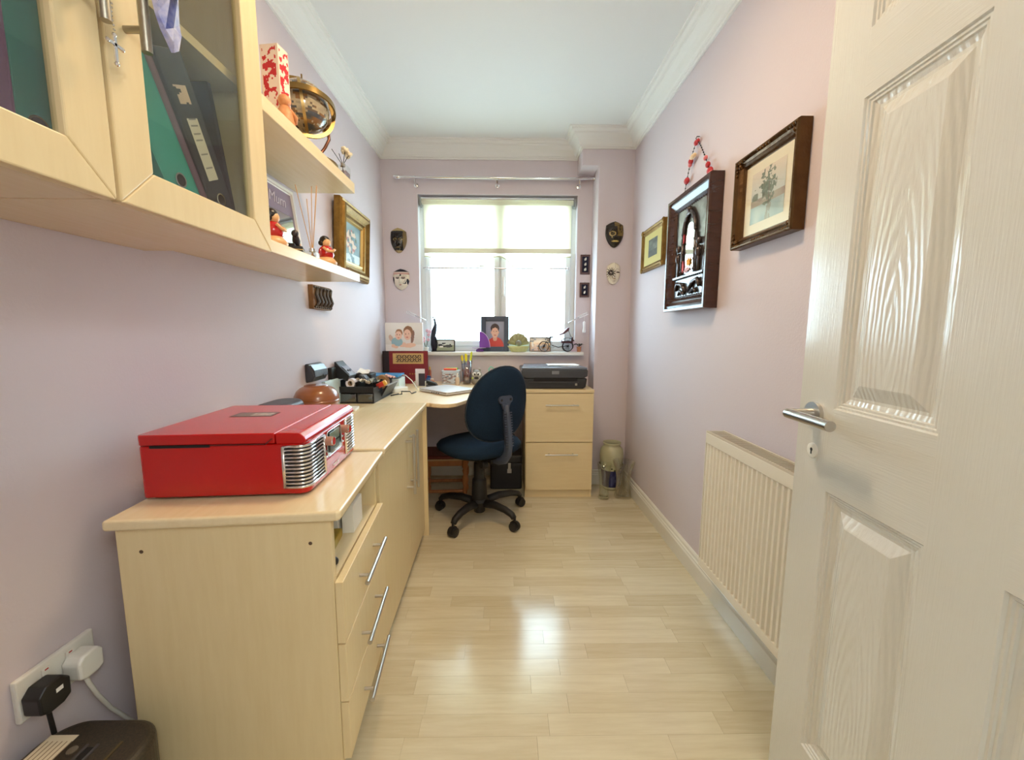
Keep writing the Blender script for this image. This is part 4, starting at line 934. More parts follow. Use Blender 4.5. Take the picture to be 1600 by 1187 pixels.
tag(O('white_cable', G().tube([(-.672, 2.60, TH + .092), (-.645, 2.59, TH + .090), (-.60, 2.56, TH + .06), (-.565, 2.52, TH + .025), (-.55, 2.49, TH + .012)], .003, 6), WHITEP, smooth='all'), 'white cable arching from the blue tablet down to the laptop', 'cable')
chd = T('card_holder', 'clear card holder with business cards in front of the red album', 'card holder', (-.612, 2.68, TH))
O('tray', G().box(0, 0, 0, .075, .05, .006).box(0, 0, .006, .004, .05, .04).box(.071, 0, .006, .075, .05, .04), mat('clear_cream_plastic', (220, 214, 196), .15), chd, bevel=.002)
for (nm, c, a, b, h, yy) in (('white_card', (236, 232, 236), .0, .062, .12, .034), ('dark_card', (52, 44, 54), .024, .066, .09, .020)):
    t = tag(O(nm, G().box(-.610 + a, 2.68 + yy, TH + .0065, -.610 + b, 2.68 + yy + .004, TH + h), mat(nm, c, .5), rot=None), nm.replace('_', ' ') + ' standing upright in the clear card holder', 'card')
mo = T('stapler', 'black and grey stapler-like gadget on the desk left of the tub of highlighters', 'stapler', (-.520, 2.72, TH), rad(-8))
O('base', G().prism(rrect(-.05, -.022, .060, .022, .015, 5), 0, .010), GREYP, mo, bevel=.003)
O('arm', G().prism([(-.055, .010), (.058, .010), (.045, .026), (-.01, .044), (-.04, .042), (-.056, .028)], -.018, .018, 'y'), BLACKP, mo, bevel=.005, seg=3)
O('silver_strip', G().box(-.04, -.0185, .014, -.005, -.0181, .022), STEEL, mo)
def canister(name, label, cat, loc, parts):
    t = T(name, label, cat, loc)
    for (n_, prof, m, sm) in parts: O(n_, G().lathe(prof, 24), m, t, smooth=sm)
    return t
canister('ink_bottle', 'small blue bottle between the album and the tub of highlighters', 'bottle', (-.548, 2.86, TH), [('body', [(.018, 0), (.020, .003), (.020, .036), (.014, .044)], mat('cobalt', (40, 96, 164), .35), True), ('cap', [(.013, .0441), (.013, .058), (.0, .059)], mat('cobalt_cap', (30, 70, 130), .4), True)])
canister('orange_pot', 'small orange-brown pot beside the blue bottle', 'pot', (-.515, 2.80, TH), [('body', [(.014, 0), (.017, .004), (.017, .028), (.012, .034)], mat('orange_pot', (196, 120, 90), .5), True), ('cap', [(.0125, .0341), (.0125, .044), (.0, .045)], mat('pot_cap', (214, 190, 170), .5), True)])
canister('spray_bottle', 'slim yellow-capped bottle right beside the red album', 'bottle', (-.553, 2.93, TH), [('body', [(.009, 0), (.010, .004), (.010, .085), (.005, .095)], mat('amber_bottle', (158, 84, 60), .3), True), ('cap', [(.006, .0951), (.006, .115), (.0, .116)], mat('cap_ochre', (214, 180, 96), .4), True)])
tubb = T('plastic_tub', 'clear plastic tub of bits with a pale lid, full of highlighters', 'tub', (-.452, 2.84, TH))
def bits(u, v):
    n_ = vn(u, v, 9)
    return (206, 214, 222) if n_ > .5 else ((160, 150, 150) if n_ > .3 else ((196, 150, 140) if n_ > .2 else (112, 124, 140)))
O('body', G().prism(rrect(0, 0, .122, .075, .008, 3), 0, .088), mat('frosted_tub', (206, 216, 226), .25), tubb, bevel=.002)
picture('contents', .004, .008, .114, .066, 40, 24, bits, tubb, x=-.0008, axis='y')
O('rim', G().prism(rrect(-.003, -.003, .125, .078, .009, 3), .0881, .096), mat('blue_white_rim', (214, 228, 240), .3), tubb, bevel=.002)
def pen(label, base, tip, r, c, capc, cat='pen', group=None, capf=.3):
    b, t_ = Vector(base), Vector(tip); L_ = (t_ - b).length
    t = T('highlighter' if cat == 'highlighter' else 'pen', label, cat, b, group=group); t.rotation_euler = (t_ - b).to_track_quat('Z', 'Y').to_euler()
    O('barrel', G().lathe([(r * .7, 0), (r, .004), (r, L_ * (1 - capf))], 12), mat('pen_%d_%d_%d' % c, c, .35), t, smooth=True)
    O('cap', G().lathe([(r * 1.05, L_ * (1 - capf) + .0001), (r * 1.05, L_ * .96), (r * .6, L_)], 12), mat('pen_%d_%d_%d' % capc, capc, .35), t, smooth=True)
for i, (n_, c) in enumerate((('orange-red', (240, 92, 70)), ('yellow', (240, 220, 60)), ('lime green', (150, 214, 60)), ('dark green', (52, 150, 96)))):
    pen(n_ + ' highlighter lying across the lid of the plastic tub', (-.440 + .0 + i * .006, 2.850 + i * .016, TH + .1045), (-.350 + i * .002, 2.852 + i * .016, TH + .1045), .0075, c, mixc(c, (255, 255, 255), .25) and c, 'highlighter', 'highlighters on the tub')
tm = T('pen_pot', 'tall clear tapered pen pot with coral paper inside, beside the tub', 'pen pot', (-.278, 2.850, TH))
pot = [(.026, 0), (.028, .004), (.040, .168), (.0385, .168), (.0265, .006), (.001, .006)]
O('pot', G().lathe(pot, 28, cap=False), mat('clear_acrylic', (222, 222, 226), .08, alpha=.16), tm, smooth='all')
def coral(u, v): return (232, 110, 88) if E(u, v, .5, .45, .28, .34) or vn(u, v, 6) > .72 else (206, 200, 208)
g = G(); n = 28
for k in range(16):
    for i in range(n):
        z0, z1 = .012 + k * .008, .020 + k * .008; a, b = 2 * pi * i / n, 2 * pi * (i + 1) / n; f = lambda z: .0245 + .012 * z / .168
        g.add([(f(z0) * cos(a), f(z0) * sin(a), z0), (f(z0) * cos(b), f(z0) * sin(b), z0), (f(z1) * cos(b), f(z1) * sin(b), z1), (f(z1) * cos(a), f(z1) * sin(a), z1)], [(0, 1, 2, 3)], coral(((a + pi) / pi) % 1, k / 16))
O('paper_sleeve', g, VC, tm)
PB = (-.278, 2.850, TH + .01)
for lab_, dx, dy, h, r, c, cc in (('yellow marker leaning left in the pen pot', -.034, .0, .205, .008, (70, 72, 84), (236, 214, 50)),
        ('fat yellow highlighter upright in the pen pot', -.004, -.006, .215, .009, (120, 150, 190), (238, 220, 40)),
        ('lime-capped black marker leaning right in the pen pot', .036, .0, .230, .007, (44, 46, 54), (214, 222, 60)),
        ('black pen leaning right behind the lime-capped marker', .034, .012, .190, .005, (40, 40, 48), (70, 70, 80)),
        ('pink-handled pen in the middle of the pen pot', .008, .010, .165, .007, (226, 110, 150), (214, 70, 120)),
        ('blue pen at the back of the pen pot', -.014, .014, .175, .005, (60, 100, 190), (60, 100, 190))):
    pen(lab_, (PB[0] + dx * .25, PB[1] + dy * .25, PB[2]), (PB[0] + dx, PB[1] + dy, TH + h), r, c, cc, 'pen', None)
canister('glue_bottle', 'small cream glue bottle in front of the pen pot', 'bottle', (-.338, 2.800, TH), [('body', [(.014, 0), (.015, .003), (.015, .045), (.008, .055)], mat('cream_glue', (226, 206, 184), .4), True), ('cap', [(.007, .0551), (.005, .082), (.0, .083)], PAPER, True)])
ow = T('owl_ornament', 'round grey owl pot with big black and white eyes beside the pen pot', 'ornament', (-.206, 2.850, TH))
OWM = mat('owl_grey', (158, 154, 146), .6, noise=.5, nscale=80, col2=(120, 116, 110))
O('body', G().lathe([(.030, 0), (.038, .01), (.042, .035), (.040, .065), (.032, .085), (.018, .098), (.0, .102)], 24), OWM, ow, smooth='all')
for s_ in (-1, 1):
    O('ear', G().ball((s_ * .020, 0, .098), .010, 10, (1, 1, 1.3)), OWM, ow, smooth='all')
    e = O('eye', G().ball((s_ * .015, -.030, .074), .014, 14, (1, .5, 1)), PAPER, ow, smooth='all')
    O('pupil', G().ball((s_ * .013, -.0375, .073), .0065, 10, (1, .4, 1)), BLACKP, e, smooth='all')
O('dark_belly', G().ball((0, -.034, .046), .018, 14, (1, .5, .9)), BLACKP, ow, smooth='all')
O('lime_spot', G().ball((-.026, -.030, .044), .008, 10, (1, .5, 1)), mat('lime', (190, 220, 60), .5), ow, smooth='all')
mn = T('mint_pot', 'mint green hook-handled pot just left of the chair back', 'pot', (-.118, 2.880, TH))
MINT = mat('mint_green', (140, 206, 186), .4)
O('body', G().lathe([(.020, 0), (.024, .006), (.024, .06), (.020, .07)], 20), MINT, mn, smooth=True)
O('handle', G().tube([(-.0, 0, .07), (-.004, 0, .105), (.010, 0, .122), (.026, 0, .112), (.028, 0, .095)], .005, 8), MINT, mn, smooth='all')
sp = T('white_pot', 'small white pot between the owl and the mint pot', 'pot', (-.158, 2.835, TH))
O('body', G().lathe([(.016, 0), (.019, .004), (.020, .04), (.016, .05), (.0, .052)], 20), WHITEP, sp, smooth=True)

# ------------------------------------------------------------------ laptop, printer
lt = T('laptop', 'closed silver-white laptop lying on the corner desk', 'laptop', (-.545, 2.50, TH + .0005), math.atan2(2.305 - 2.50, -.345 + .545))
lw = .285; ld = .225
ALU = mat('silver_aluminium', (214, 210, 208), .3, metal=.35)
O('base', G().prism(rrect(0, 0, lw, ld, .012, 4), .003, .013), ALU, lt, bevel=.002)
O('lid', G().prism(rrect(0, 0, lw, ld, .012, 4), .0145, .021), ALU, lt, bevel=.002)
for k in range(4): O('port', G().box(.135 + k * .022, -.0006, .006, .147 + k * .022, .002, .011), DARKV, lt)
for x, y in ((.02, .02), (lw - .02, .02), (.02, ld - .02), (lw - .02, ld - .02)): O('foot', G().lathe([(.006, 0), (.006, .0029)], 10, (x, y, 0)), BLACKM, lt)
pr_ = T('printer', 'dark grey inkjet printer on top of the filing cabinet', 'printer', (.100, 2.606, TH))
PG = mat('printer_grey', (62, 64, 70), .35); PG2 = mat('printer_dark', (40, 41, 46), .4)
PWd, PDp = .435, .36
O('base', G().prism([(.022, 0), (PWd - .03, 0), (PWd - .012, .012), (PWd - .004, .068), (.004, .068), (.010, .012)], 0, PDp, 'y'), PG2, pr_, bevel=.008, seg=3)
O('upper_shell', G().prism([(.004, .084), (.03, .070), (PWd - .03, .070), (PWd - .002, .084), (PWd, .118), (PWd - .004, .126), (.004, .126), (0, .118)], -.008, PDp, 'y'), PG, pr_, bevel=.006, seg=3)
O('paper_slot', G().box(.08, -.0085, .050, PWd - .07, .03, .070), DARKV, pr_)
O('output_tray', G().box(.05, -.012, .040, PWd - .06, -.0005, .048), PG, pr_, bevel=.002)
O('lid', G().prism([(.004, 0), (PWd - .004, 0), (PWd - .03, PDp - .01), (.03, PDp - .01)], .1262, .140), mat('printer_lid', (120, 128, 140), .18), pr_, bevel=.004)
O('screen', G().box(.198, -.0105, .096, .246, -.0082, .118), mat('small_grey_screen', (132, 136, 142), .2), pr_, bevel=.001)
O('badge', G().box(.352, -.0012, .022, .366, .0005, .036), mat('badge_pale', (214, 210, 196), .4), pr_, bevel=.001)
text('badge_letters', 'hp', .009, mat('badge_dark', (60, 62, 66), .4), pr_, (.359, -.0018, .029), (rad(90), 0, 0), shear=.2)
for i in range(3):
    tag(O('paper_sheet', G().box(-.105, -.07, 0, .105, .07, .0012), PAPER, loc=(.395, 2.80, TH + .1412 + i * .0016), rot=(0, 0, rad(90 * 0 + (i - 1) * 6))), ('bottom', 'middle', 'top')[i] + ' sheet of the loose white papers on the printer lid', 'paper', 'loose papers on the printer')

# ------------------------------------------------------------------ objects on the window sill
SZ = .9495
cs = T('cat_statue', 'tall slender dark cat-like figure at the left end of the window sill', 'figurine', (-.528, 2.985, SZ))
O('base', G().lathe([(.022, 0), (.022, .006), (.0, .0065)], 16), BLACKP, cs, smooth=True)
O('body', G().tube([(.006, 0, .005), (-.002, 0, .05), (-.008, 0, .10), (.002, 0, .15), (.012, 0, .195), (.008, 0, .225), (.002, 0, .238)], [.016, .020, .016, .019, .011, .007, .010], 12), mat('black_bronze', (40, 44, 56), .3, metal=.4), cs, smooth='all')
O('legs', G().tube([(-.010, 0, .006), (-.020, 0, .05), (-.018, 0, .09)], .006, 8).tube([(.018, 0, .006), (.022, 0, .06), (.010, 0, .11)], .006, 8), MATS['black_bronze'], cs, smooth='all')
O('ears', G().ball((-.004, 0, .248), .0045, 8, (1, 1, 1.8)).ball((.008, 0, .248), .0045, 8, (1, 1, 1.8)), MATS['black_bronze'], cs, smooth='all')
pf = T('pink_flowers', 'small bunch of pale pink flowers at the left end of the window sill', 'flowers', (-.590, 3.000, SZ))
O('pot', G().lathe([(.016, 0), (.020, .03), (.018, .032)], 16), WHITEP, pf, smooth=True)
random.seed(4)
for k in range(9):
    x, y, z = random.uniform(-.026, .03), random.uniform(-.02, .015), .05 + random.random() * .12
    O('stem', G().tube([(0, 0, .02), (x * .5, y * .5, z * .6), (x, y, z)], .0012, 5), mat('stem_green', (110, 130, 96), .7), pf)
    g = G()
    for q in range(5): a = q * 1.256; g.ball((x + .007 * cos(a), y, z + .007 * sin(a)), .007, 7)
    O('blossom', g, mat('pale_pink', (236, 196, 206), .7), pf, smooth='all')
def pframe(name, label, loc, w, h, bw, fm, fn, nx, ny, lean=0, rz=0, th=.014, cat='picture frame'):
    t = T(name, label, cat, loc, rot=(-lean, 0, rz))
    O('frame', G().box(0, 0, 0, bw, th, h).box(w - bw, 0, 0, w, th, h).box(bw, 0, 0, w - bw, th, bw).box(bw, 0, h - bw, w - bw, th, h), fm, t, bevel=.002)
    O('backing', G().box(bw * .5, th * .5, bw * .5, w - bw * .5, th - .001, h - bw * .5), BLACKM, t)
    picture('photo_print', bw, bw, w - 2 * bw, h - 2 * bw, nx, ny, fn, t, x=th * .4, axis='y', m=VCG)
    return t
def cows(u, v):
    c = mixc((196, 206, 196), (214, 222, 226), v) if v > .55 else mixc((176, 186, 160), (150, 160, 136), 1 - v)
    if E(u, v, .48, .55, .36, .22) and vn(u, v, 7) > .35: c = (62, 66, 72)
    if E(u, v, .70, .45, .22, .14): c = (78, 82, 86)
    if E(u, v, .30, .38, .12, .08): c = (232, 232, 228)
    return c
pframe('landscape_frame', 'small black framed landscape photo leaning at the left of the sill', (-.522, 2.968, SZ), .148, .092, .008, BLACKP, cows, 44, 26, rad(12), rad(4))
def boy(u, v):
    c = mixc((134, 136, 158), (158, 162, 182), v)
    if E(u, v, .52, .02, .46, .36): c = (206, 62, 54)
    if E(u, v, .50, .34, .12, .12): c = (222, 168, 148)
    if E(u, v, .50, .72, .235, .19): c = (66, 50, 52)
    if E(u, v, .50, .56, .185, .215) and v < .74 + .02 * sin(u * 40): c = (232, 184, 162)
    if E(u, v, .30, .56, .03, .05) or E(u, v, .70, .56, .03, .05): c = (222, 168, 148)
    if E(u, v, .43, .60, .026, .016) or E(u, v, .58, .60, .026, .016): c = (70, 52, 48)
    if E(u, v, .505, .455, .07, .018): c = (190, 96, 90)
    return c
bf = pframe('portrait_frame', 'dark blue-black frame with a school portrait of a boy in a red jumper', (-.186, 3.012, SZ), .208, .262, .036, mat('blue_black_frame', (52, 66, 86), .35), boy, 46, 66, rad(7), 0, .018)
pg = T('purple_ornament', 'translucent purple leaf-shaped ornament on a small foot in front of the boy portrait', 'ornament', (-.172, 2.982, SZ))
PUR = mat('purple_glass', (150, 88, 190), .12, coat=.6, transl=.3)
O('foot', G().lathe([(.026, 0), (.030, .006), (.024, .018), (.010, .022)], 20, (-.020, 0, 0), sy=.6), mat('deep_purple', (96, 52, 140), .25), pg, smooth=True)
O('dish', G().lathe([(.012, .0221), (.050, .026), (.052, .030), (.0, .028)], 24, (-.025, 0, 0), sy=.4), mat('pale_lilac', (214, 196, 232), .2), pg, smooth=True)
lf_ = arc(.0, .03, .115, 0, pi / 2, 14); O('leaf', G().prism([(-.022, .030)] + [(-.022 + .075 * cos(a), .030 + .115 * sin(a)) for a in [i * pi / 28 for i in range(15)]], -.004, .004, 'y'), PUR, pg, bevel=.001)
O('leaf_rim', G().tube([(-.022 + .076 * cos(a), -.001, .030 + .116 * sin(a)) for a in [i * pi / 36 for i in range(19)]], .003, 6), mat('lilac_rim', (222, 196, 240), .15), pg, smooth='all')
sd = T('shell_dish', 'green-cream scallop shell dish with an upright fan back', 'dish', (.092, 2.978, SZ))
SHE = mat('celadon_shell', (206, 208, 146), .35)
g = G(); n = 44; vs = []; fs = []
for r0, r1, z in ((.052, .030, .0), (.056, .032, .004), (.070, .040, .026), (.080, .046, .042), (.076, .042, .042), (.052, .030, .012), (.002, .002, .012)):
    for i in range(n): a = 2 * pi * i / n; k = 1 + .05 * cos(a * 11); vs.append((r0 * k * cos(a), r1 * k * sin(a) * .85, z))
for k in range(6):
    for i in range(n): j = (i + 1) % n; fs.append((k * n + i, k * n + j, (k + 1) * n + j, (k + 1) * n + i))
O('bowl', g.add(vs, fs), SHE, sd, smooth='all')
vs = [(0, .018, .040)]; m_ = 40
for i in range(m_ + 1):
    a = rad(12) + (pi - rad(24)) * i / m_; rr = 1 + .05 * abs(sin(a * 7)); vs.append((.078 * rr * cos(a), .022 + .006 * sin(a * 14), .040 + .092 * rr * sin(a)))
O('fan', G().add(vs, [(0, i, i + 1) for i in range(1, m_ + 1)]), mat('olive_shell', (178, 172, 128), .4, transl=.2), sd, solid=.004, smooth='all')
O('pearl_ball', G().ball((.0, .0, .062), .024, 18), mat('grey_glass_ball', (150, 150, 136), .15), sd, smooth='all')
def sunset(u, v):
    c = mixc((150, 96, 50), (242, 196, 120), v * 1.3) if v < .62 else mixc((240, 206, 150), (168, 160, 140), (v - .62) * 2.4)
    n_ = vn(u, v, 8)
    if v < .5 and n_ > .6: c = (74, 58, 46)
    if v > .6 and (u < .3 or u > .75) and n_ > .42: c = (86, 88, 78)
    if E(u, v, .12, .5, .05, .2) : c = (224, 216, 198)
    return c
pframe('wide_photo_frame', 'wide framed sunset photo leaning behind the model bicycle', (.176, 3.008, SZ), .160, .108, .006, mat('thin_brown_frame', (120, 96, 70), .4), sunset, 60, 38, rad(8))
# model trishaw
bk_ = T('model_trishaw', 'dark wire model of a trishaw with a canopy and spoked wheels on the sill', 'model', (.34, 2.975, SZ + .0035))
WM = mat('dark_wire', (44, 42, 46), .4, metal=.4)
def wheel(x, y, r, nm='wheel'):
    g = G().tube([(x + r * cos(2 * pi * i / 28), y, r + r * sin(2 * pi * i / 28)) for i in range(28)], .0032, 6, closed=True)
    for i in range(9): a = pi * i / 9; g.tube([(x - r * cos(a), y, r - r * sin(a)), (x + r * cos(a), y, r + r * sin(a))], .0007, 4)
    g.lathe([(.006, y - .006), (.006, y + .006)], 10, (x, 0, r), 'y')
    O(nm, g, WM, bk_, smooth='all')
wheel(-.060, 0, .036); wheel(.110, -.022, .038); wheel(.122, .028, .038)
O('bicycle_frame', G().tube([(-.06, 0, .036), (-.035, 0, .085), (.0, 0, .045), (-.005, 0, .085), (-.035, 0, .078)], .003, 6).tube([(0, 0, .045), (.045, 0, .03), (.11, 0, .04)], .003, 6).tube([(-.005, 0, .085), (-.008, 0, .10)], .0025, 6).tube([(-.035, 0, .085), (-.04, 0, .105), (-.055, -.014, .108)], .002, 6).tube([(-.04, 0, .105), (-.055, .014, .108)], .002, 6), WM, bk_, smooth='all')
O('saddle', G().ball((-.006, 0, .104), .012, 10, (1.3, .6, .5)), BLACKM, bk_, smooth='all')
O('pedal_ring', G().tube([(.001 + .014 * cos(2 * pi * i / 16), -.008, .036 + .014 * sin(2 * pi * i / 16)) for i in range(16)], .002, 5, closed=True), STEEL, bk_, smooth='all')
O('seat_box', G().prism([(.070, .060), (.150, .060), (.150, .105), (.140, .105), (.136, .076), (.078, .076), (.066, .090)], -.024, .030, 'y'), mat('plum_seat', (78, 40, 52), .5), bk_, bevel=.003)
vs = []; fs = []
for i in range(9):
    a = rad(160) - rad(150) * i / 8
    for y in (-.032, .038): vs.append((.112 + .048 * cos(a), y, .070 + .030 * sin(a)))
O('mudguard', G().add(vs, [(2 * i, 2 * i + 1, 2 * i + 3, 2 * i + 2) for i in range(8)]), WM, bk_, solid=.002, smooth='all')
O('canopy_posts', G().tube([(.085, -.02, .076), (.080, -.02, .135)], .0018, 5).tube([(.100, .026, .076), (.095, .026, .150)], .0018, 5).tube([(.14, -.02, .10), (.112, -.02, .16)], .0018, 5).tube([(.145, .026, .10), (.117, .026, .17)], .0018, 5), WM, bk_)
O('canopy', G().prism([(.045, .122), (.075, .136), (.108, .170), (.122, .176), (.118, .152), (.085, .128), (.06, .118)], -.030, .036, 'y'), mat('plum_canopy', (92, 52, 66), .6), bk_, bevel=.004)
pk = tag(O('pink_note_card', G().box(-.026, -.001, 0, .026, .001, .088), mat('lilac_paper', (226, 206, 222), .8), loc=(.508, 3.0, SZ + .001), rot=(rad(-8), 0, rad(4))), 'plain lilac-pink note card standing near the right end of the sill', 'card')
pp = T('potted_plant', 'tiny terracotta pot with dark pointed leaves at the right end of the sill', 'plant', (.541, 2.985, SZ))
O('pot', G().lathe([(.013, 0), (.016, .030), (.018, .031), (.018, .038), (.014, .038)], 16), mat('terracotta', (190, 128, 92), .7), pp, smooth=True)
for i in range(9):
    a = -.9 + i * .75; c, s2_ = cos(a), sin(a) * .5; q = .018 + .014 * hsh(i, 2)
    O('leaf', G().add([(0, 0, .036), (c * q - .006 * s2_, s2_ * q + .004, .062), (c * (q + .022), s2_ * (q + .018), .052 - .006 * hsh(i, 5)), (c * q + .006, s2_ * q - .006, .058)], [(0, 1, 2, 3)]), mat('dark_leaf', (42, 46, 36), .5), pp, solid=.001)
def rack(label, x0, z0, x1, z1, y):
    t = T('curtain_tieback', label, 'tieback', (x0, y, z0)); dx, dz = x1 - x0, z1 - z0
    L_ = math.hypot(dx, dz); ux, uz = dx / L_, dz / L_; nx_, nz_ = -uz, ux
    g = G()
    for s_ in (-1, 1): g.tube([(ux * L_ * .5 + nx_ * s_ * .007, 0, uz * L_ * .5 + nz_ * s_ * .007), (dx + nx_ * s_ * .008, 0, dz + nz_ * s_ * .008)], .003, 6)
    for k in range(7): q = L_ * (.5 + k / 12); g.tube([(ux * q - nx_ * .008, 0, uz * q - nz_ * .008), (ux * q + nx_ * .008, 0, uz * q + nz_ * .008)], .002, 5)
    O('arm', G().tube([(0, (YB + .03 - y), 0), (0, .0, 0), (ux * L_ * .52, 0, uz * L_ * .52)], .004, 8), CHROME, t, smooth='all')
    O('rack', g, mat('pearl_white', (232, 232, 236), .25), t, smooth='all'); return t
rack('white ladder-like tieback arm on the left of the window', -.588, 1.180, -.718, 1.236, 2.965)
rack('white ladder-like tieback arm on the right of the window', .462, 1.165, .596, 1.232, 2.965)
ts = T('hanging_tassel', 'white fabric tassel hanging from the right tieback arm', 'tassel', (.572, 2.965, 1.215))
O('thread', G().tube([(0, 0, 0), (0, 0, -.045)], .0012, 5), PAPER, ts)
O('tassel', G().lathe([(.011, -.126), (.013, -.115), (.008, -.088), (.011, -.050), (.004, -.042)], 14), mat('tassel_white', (240, 240, 244), .8), ts, smooth='all')

# ------------------------------------------------------------------ masks and small plaques on the back wall
def mask(label, loc, w, h, fn, chin=.50, top=.86, m=None, d=.034):
    t = T('wall_mask', label, 'mask', loc); nx, ny = 40, 56; g = G()
    def half(v):   # half width at height v in 0..1
        if v < .58: return (w / 2) * math.sin(v / .58 * pi / 2) ** (1.02 - chin)
        return (w / 2) * (1 - (1 - top) * ((v - .55) / .45) ** 2) * (min(1, ((1 - v) / .14) ** .5) if v > .86 else 1)
    def P(i, j):
        v = j / ny; s_ = i / nx * 2 - 1; hw = max(half(v), .0005); x = s_ * hw
        dep = d * (max(0, 1 - s_ * s_) ** .5) * (.55 + .45 * sin(pi * min(1, v * 1.02)))
        u = .5 + x / w
        dep += .012 * math.exp(-((u - .5) / .055) ** 2) * (1 if .34 < v < .62 else math.exp(-((v - (.34 if v < .5 else .62)) / .03) ** 2)) * (1.3 - v)
        for ex in (.32, .68): dep -= .006 * math.exp(-(((u - ex) / .09) ** 2 + ((v - .60) / .05) ** 2))
        dep += .005 * math.exp(-(((u - .5) / .10) ** 2 + ((v - .22) / .035) ** 2))
        return (x, -dep, (v - .5) * h)
    for j in range(ny):
        for i in range(nx):
            a, b, c, e = P(i, j), P(i + 1, j), P(i + 1, j + 1), P(i, j + 1); cx = (a[0] + c[0]) / 2 / w + .5
            g.add([a, b, c, e], [(0, 1, 2, 3)], fn(cx, (j + .5) / ny))
    o = O('face', g, m or VCG, t, smooth='all')
    bm = bmesh.new(); bm.from_mesh(o.data); bmesh.ops.remove_doubles(bm, verts=bm.verts, dist=1e-5); bm.to_mesh(o.data); bm.free()
    for p in o.data.polygons: p.use_smooth = True
    return t
GD = (176, 150, 90); BK = (28, 26, 26)
def m1(u, v):
    c = BK if not (u > .80 and v > .15) else (120, 100, 62)
    if v > .87: c = (164, 142, 92)
    for ex in (.34, .66):
        if E(u, v, ex, .53, .11, .055) and not E(u, v, ex, .53, .07, .032): c = (150, 132, 90)
        if abs(u - ex) < .012 and .38 < v < .48: c = (140, 120, 80)
    if E(u, v, .5, .20, .16, .025): c = (122, 108, 74)
    if v < .09: c = (170, 150, 110)
    return c
mask('black mask with a gold headband, upper mask left of the window', (-.771, YB - .002, 1.742), .118, .172, m1)
CRM = (232, 222, 204)
def m2(u, v):
    c = CRM
    if v > .86: c = (38, 40, 54)
    elif v > .74: c = (206, 160, 148) if v < .80 else (224, 200, 186)
    for ex in (.33, .67):
        if E(u, v, ex, .56, .12, .035): c = (70, 52, 50)
        if E(u, v, ex, .62, .13, .02): c = (188, 170, 156)
    if E(u, v, .48, .70, .07, .055) and not E(u, v, .44, .71, .04, .03): c = (44, 34, 40)
    for cx, cy in ((.84, .46), (.74, .34)):
        if E(u, v, cx, cy, .09, .06) and not E(u, v, cx - .02, cy + .01, .055, .035): c = (44, 46, 64)
    if u < .13 and v < .6 or E(u, v, .92, .40, .06, .14): c = (48, 48, 62)
    if E(u, v, .5, .24, .09, .022): c = (170, 122, 104)
    return c
mask('cream mask with a dark cap and painted swirls, lower mask left of the window', (-.760, YB - .002, 1.468), .120, .150, m2, chin=.50)
def m3(u, v):
    c = (40, 36, 30)
    if u > .60 and v > .42 or (u > .45 and v > .80): c = (120, 98, 52) if vn(u, v, 12) > .35 else (70, 58, 34)
    if E(u, v, .34, .52, .17, .10) and not E(u, v, .34, .52, .12, .065): c = GD
    if E(u, v, .34, .52, .08, .03): c = (96, 78, 40)
    if abs(u - .32) < .02 and .36 < v < .44: c = GD
    if E(u, v, .50, .23, .20, .035): c = (190, 164, 84)
    return c
mask('black and gold mask, upper one on the boxed corner right of the window', (.734, YX - .002, 1.748), .124, .170, m3, chin=.45)
def m4(u, v):
    c = (234, 226, 208)
    if E(u, v, .26, .52, .20, .12) : c = (64, 54, 52)
    a = math.atan2(v - .52, (u - .26)); r = math.hypot((u - .26), (v - .52) * 1.2)
    if r < .34 and abs(((a / (2 * pi) * 14) % 1) - .5) < .5 * (1 - r / .36): c = (52, 44, 44)
    if E(u, v, .26, .52, .08, .03): c = (110, 100, 96)
    if E(u, v, .78, .54, .15, .03): c = (60, 44, 44)
    if E(u, v, .52, .25, .10, .022): c = (178, 140, 104)
    if abs(u - .56) < .012 and v > .74: c = (186, 176, 160)
    return c
mask('cream mask with a black sunburst over one eye, lower one on the boxed corner', (.735, YX - .002, 1.492), .092, .145, m4, chin=.64)
def plaque2(label, x0, z0, w, h, n):
    t = T('mounted_plaque', label, 'plaque', (x0, YB - .0005, z0))
    O('frame', G().box(0, -.010, 0, w, 0, h), mat('mahogany', (86, 56, 54), .4), t, bevel=.002)
    O('field', G().box(.012, -.0112, .014, w - .012, -.0101, h - .014), mat('navy_felt', (22, 24, 46), .9), t)
    O('hanger', G().tube([(w / 2 - .004, -.004, h), (w / 2, -.004, h + .007), (w / 2 + .004, -.004, h)], .001, 5), CHROME, t)
    for k in range(n):
        cz = h / 2 + (k - (n - 1) / 2) * .036; g = G().ball((w / 2, -.013, cz), .009, 10, (1, .35, 1)); g.ball((w / 2 + .003, -.014, cz + .008), .005, 8, (1, .4, 1)); g.ball((w / 2 - .004, -.014, cz - .005), .005, 8, (1, .4, 1))
        O('silver_charm', g, mat('silver_charm', (210, 210, 204), .25, metal=.6), t, smooth='all')
plaque2('dark mounted plaque with three silver charms, upper of two right of the window', .541, 1.512, .070, .140, 3)
plaque2('dark mounted plaque with two silver charms, lower of two right of the window', .540, 1.348, .070, .106, 2)

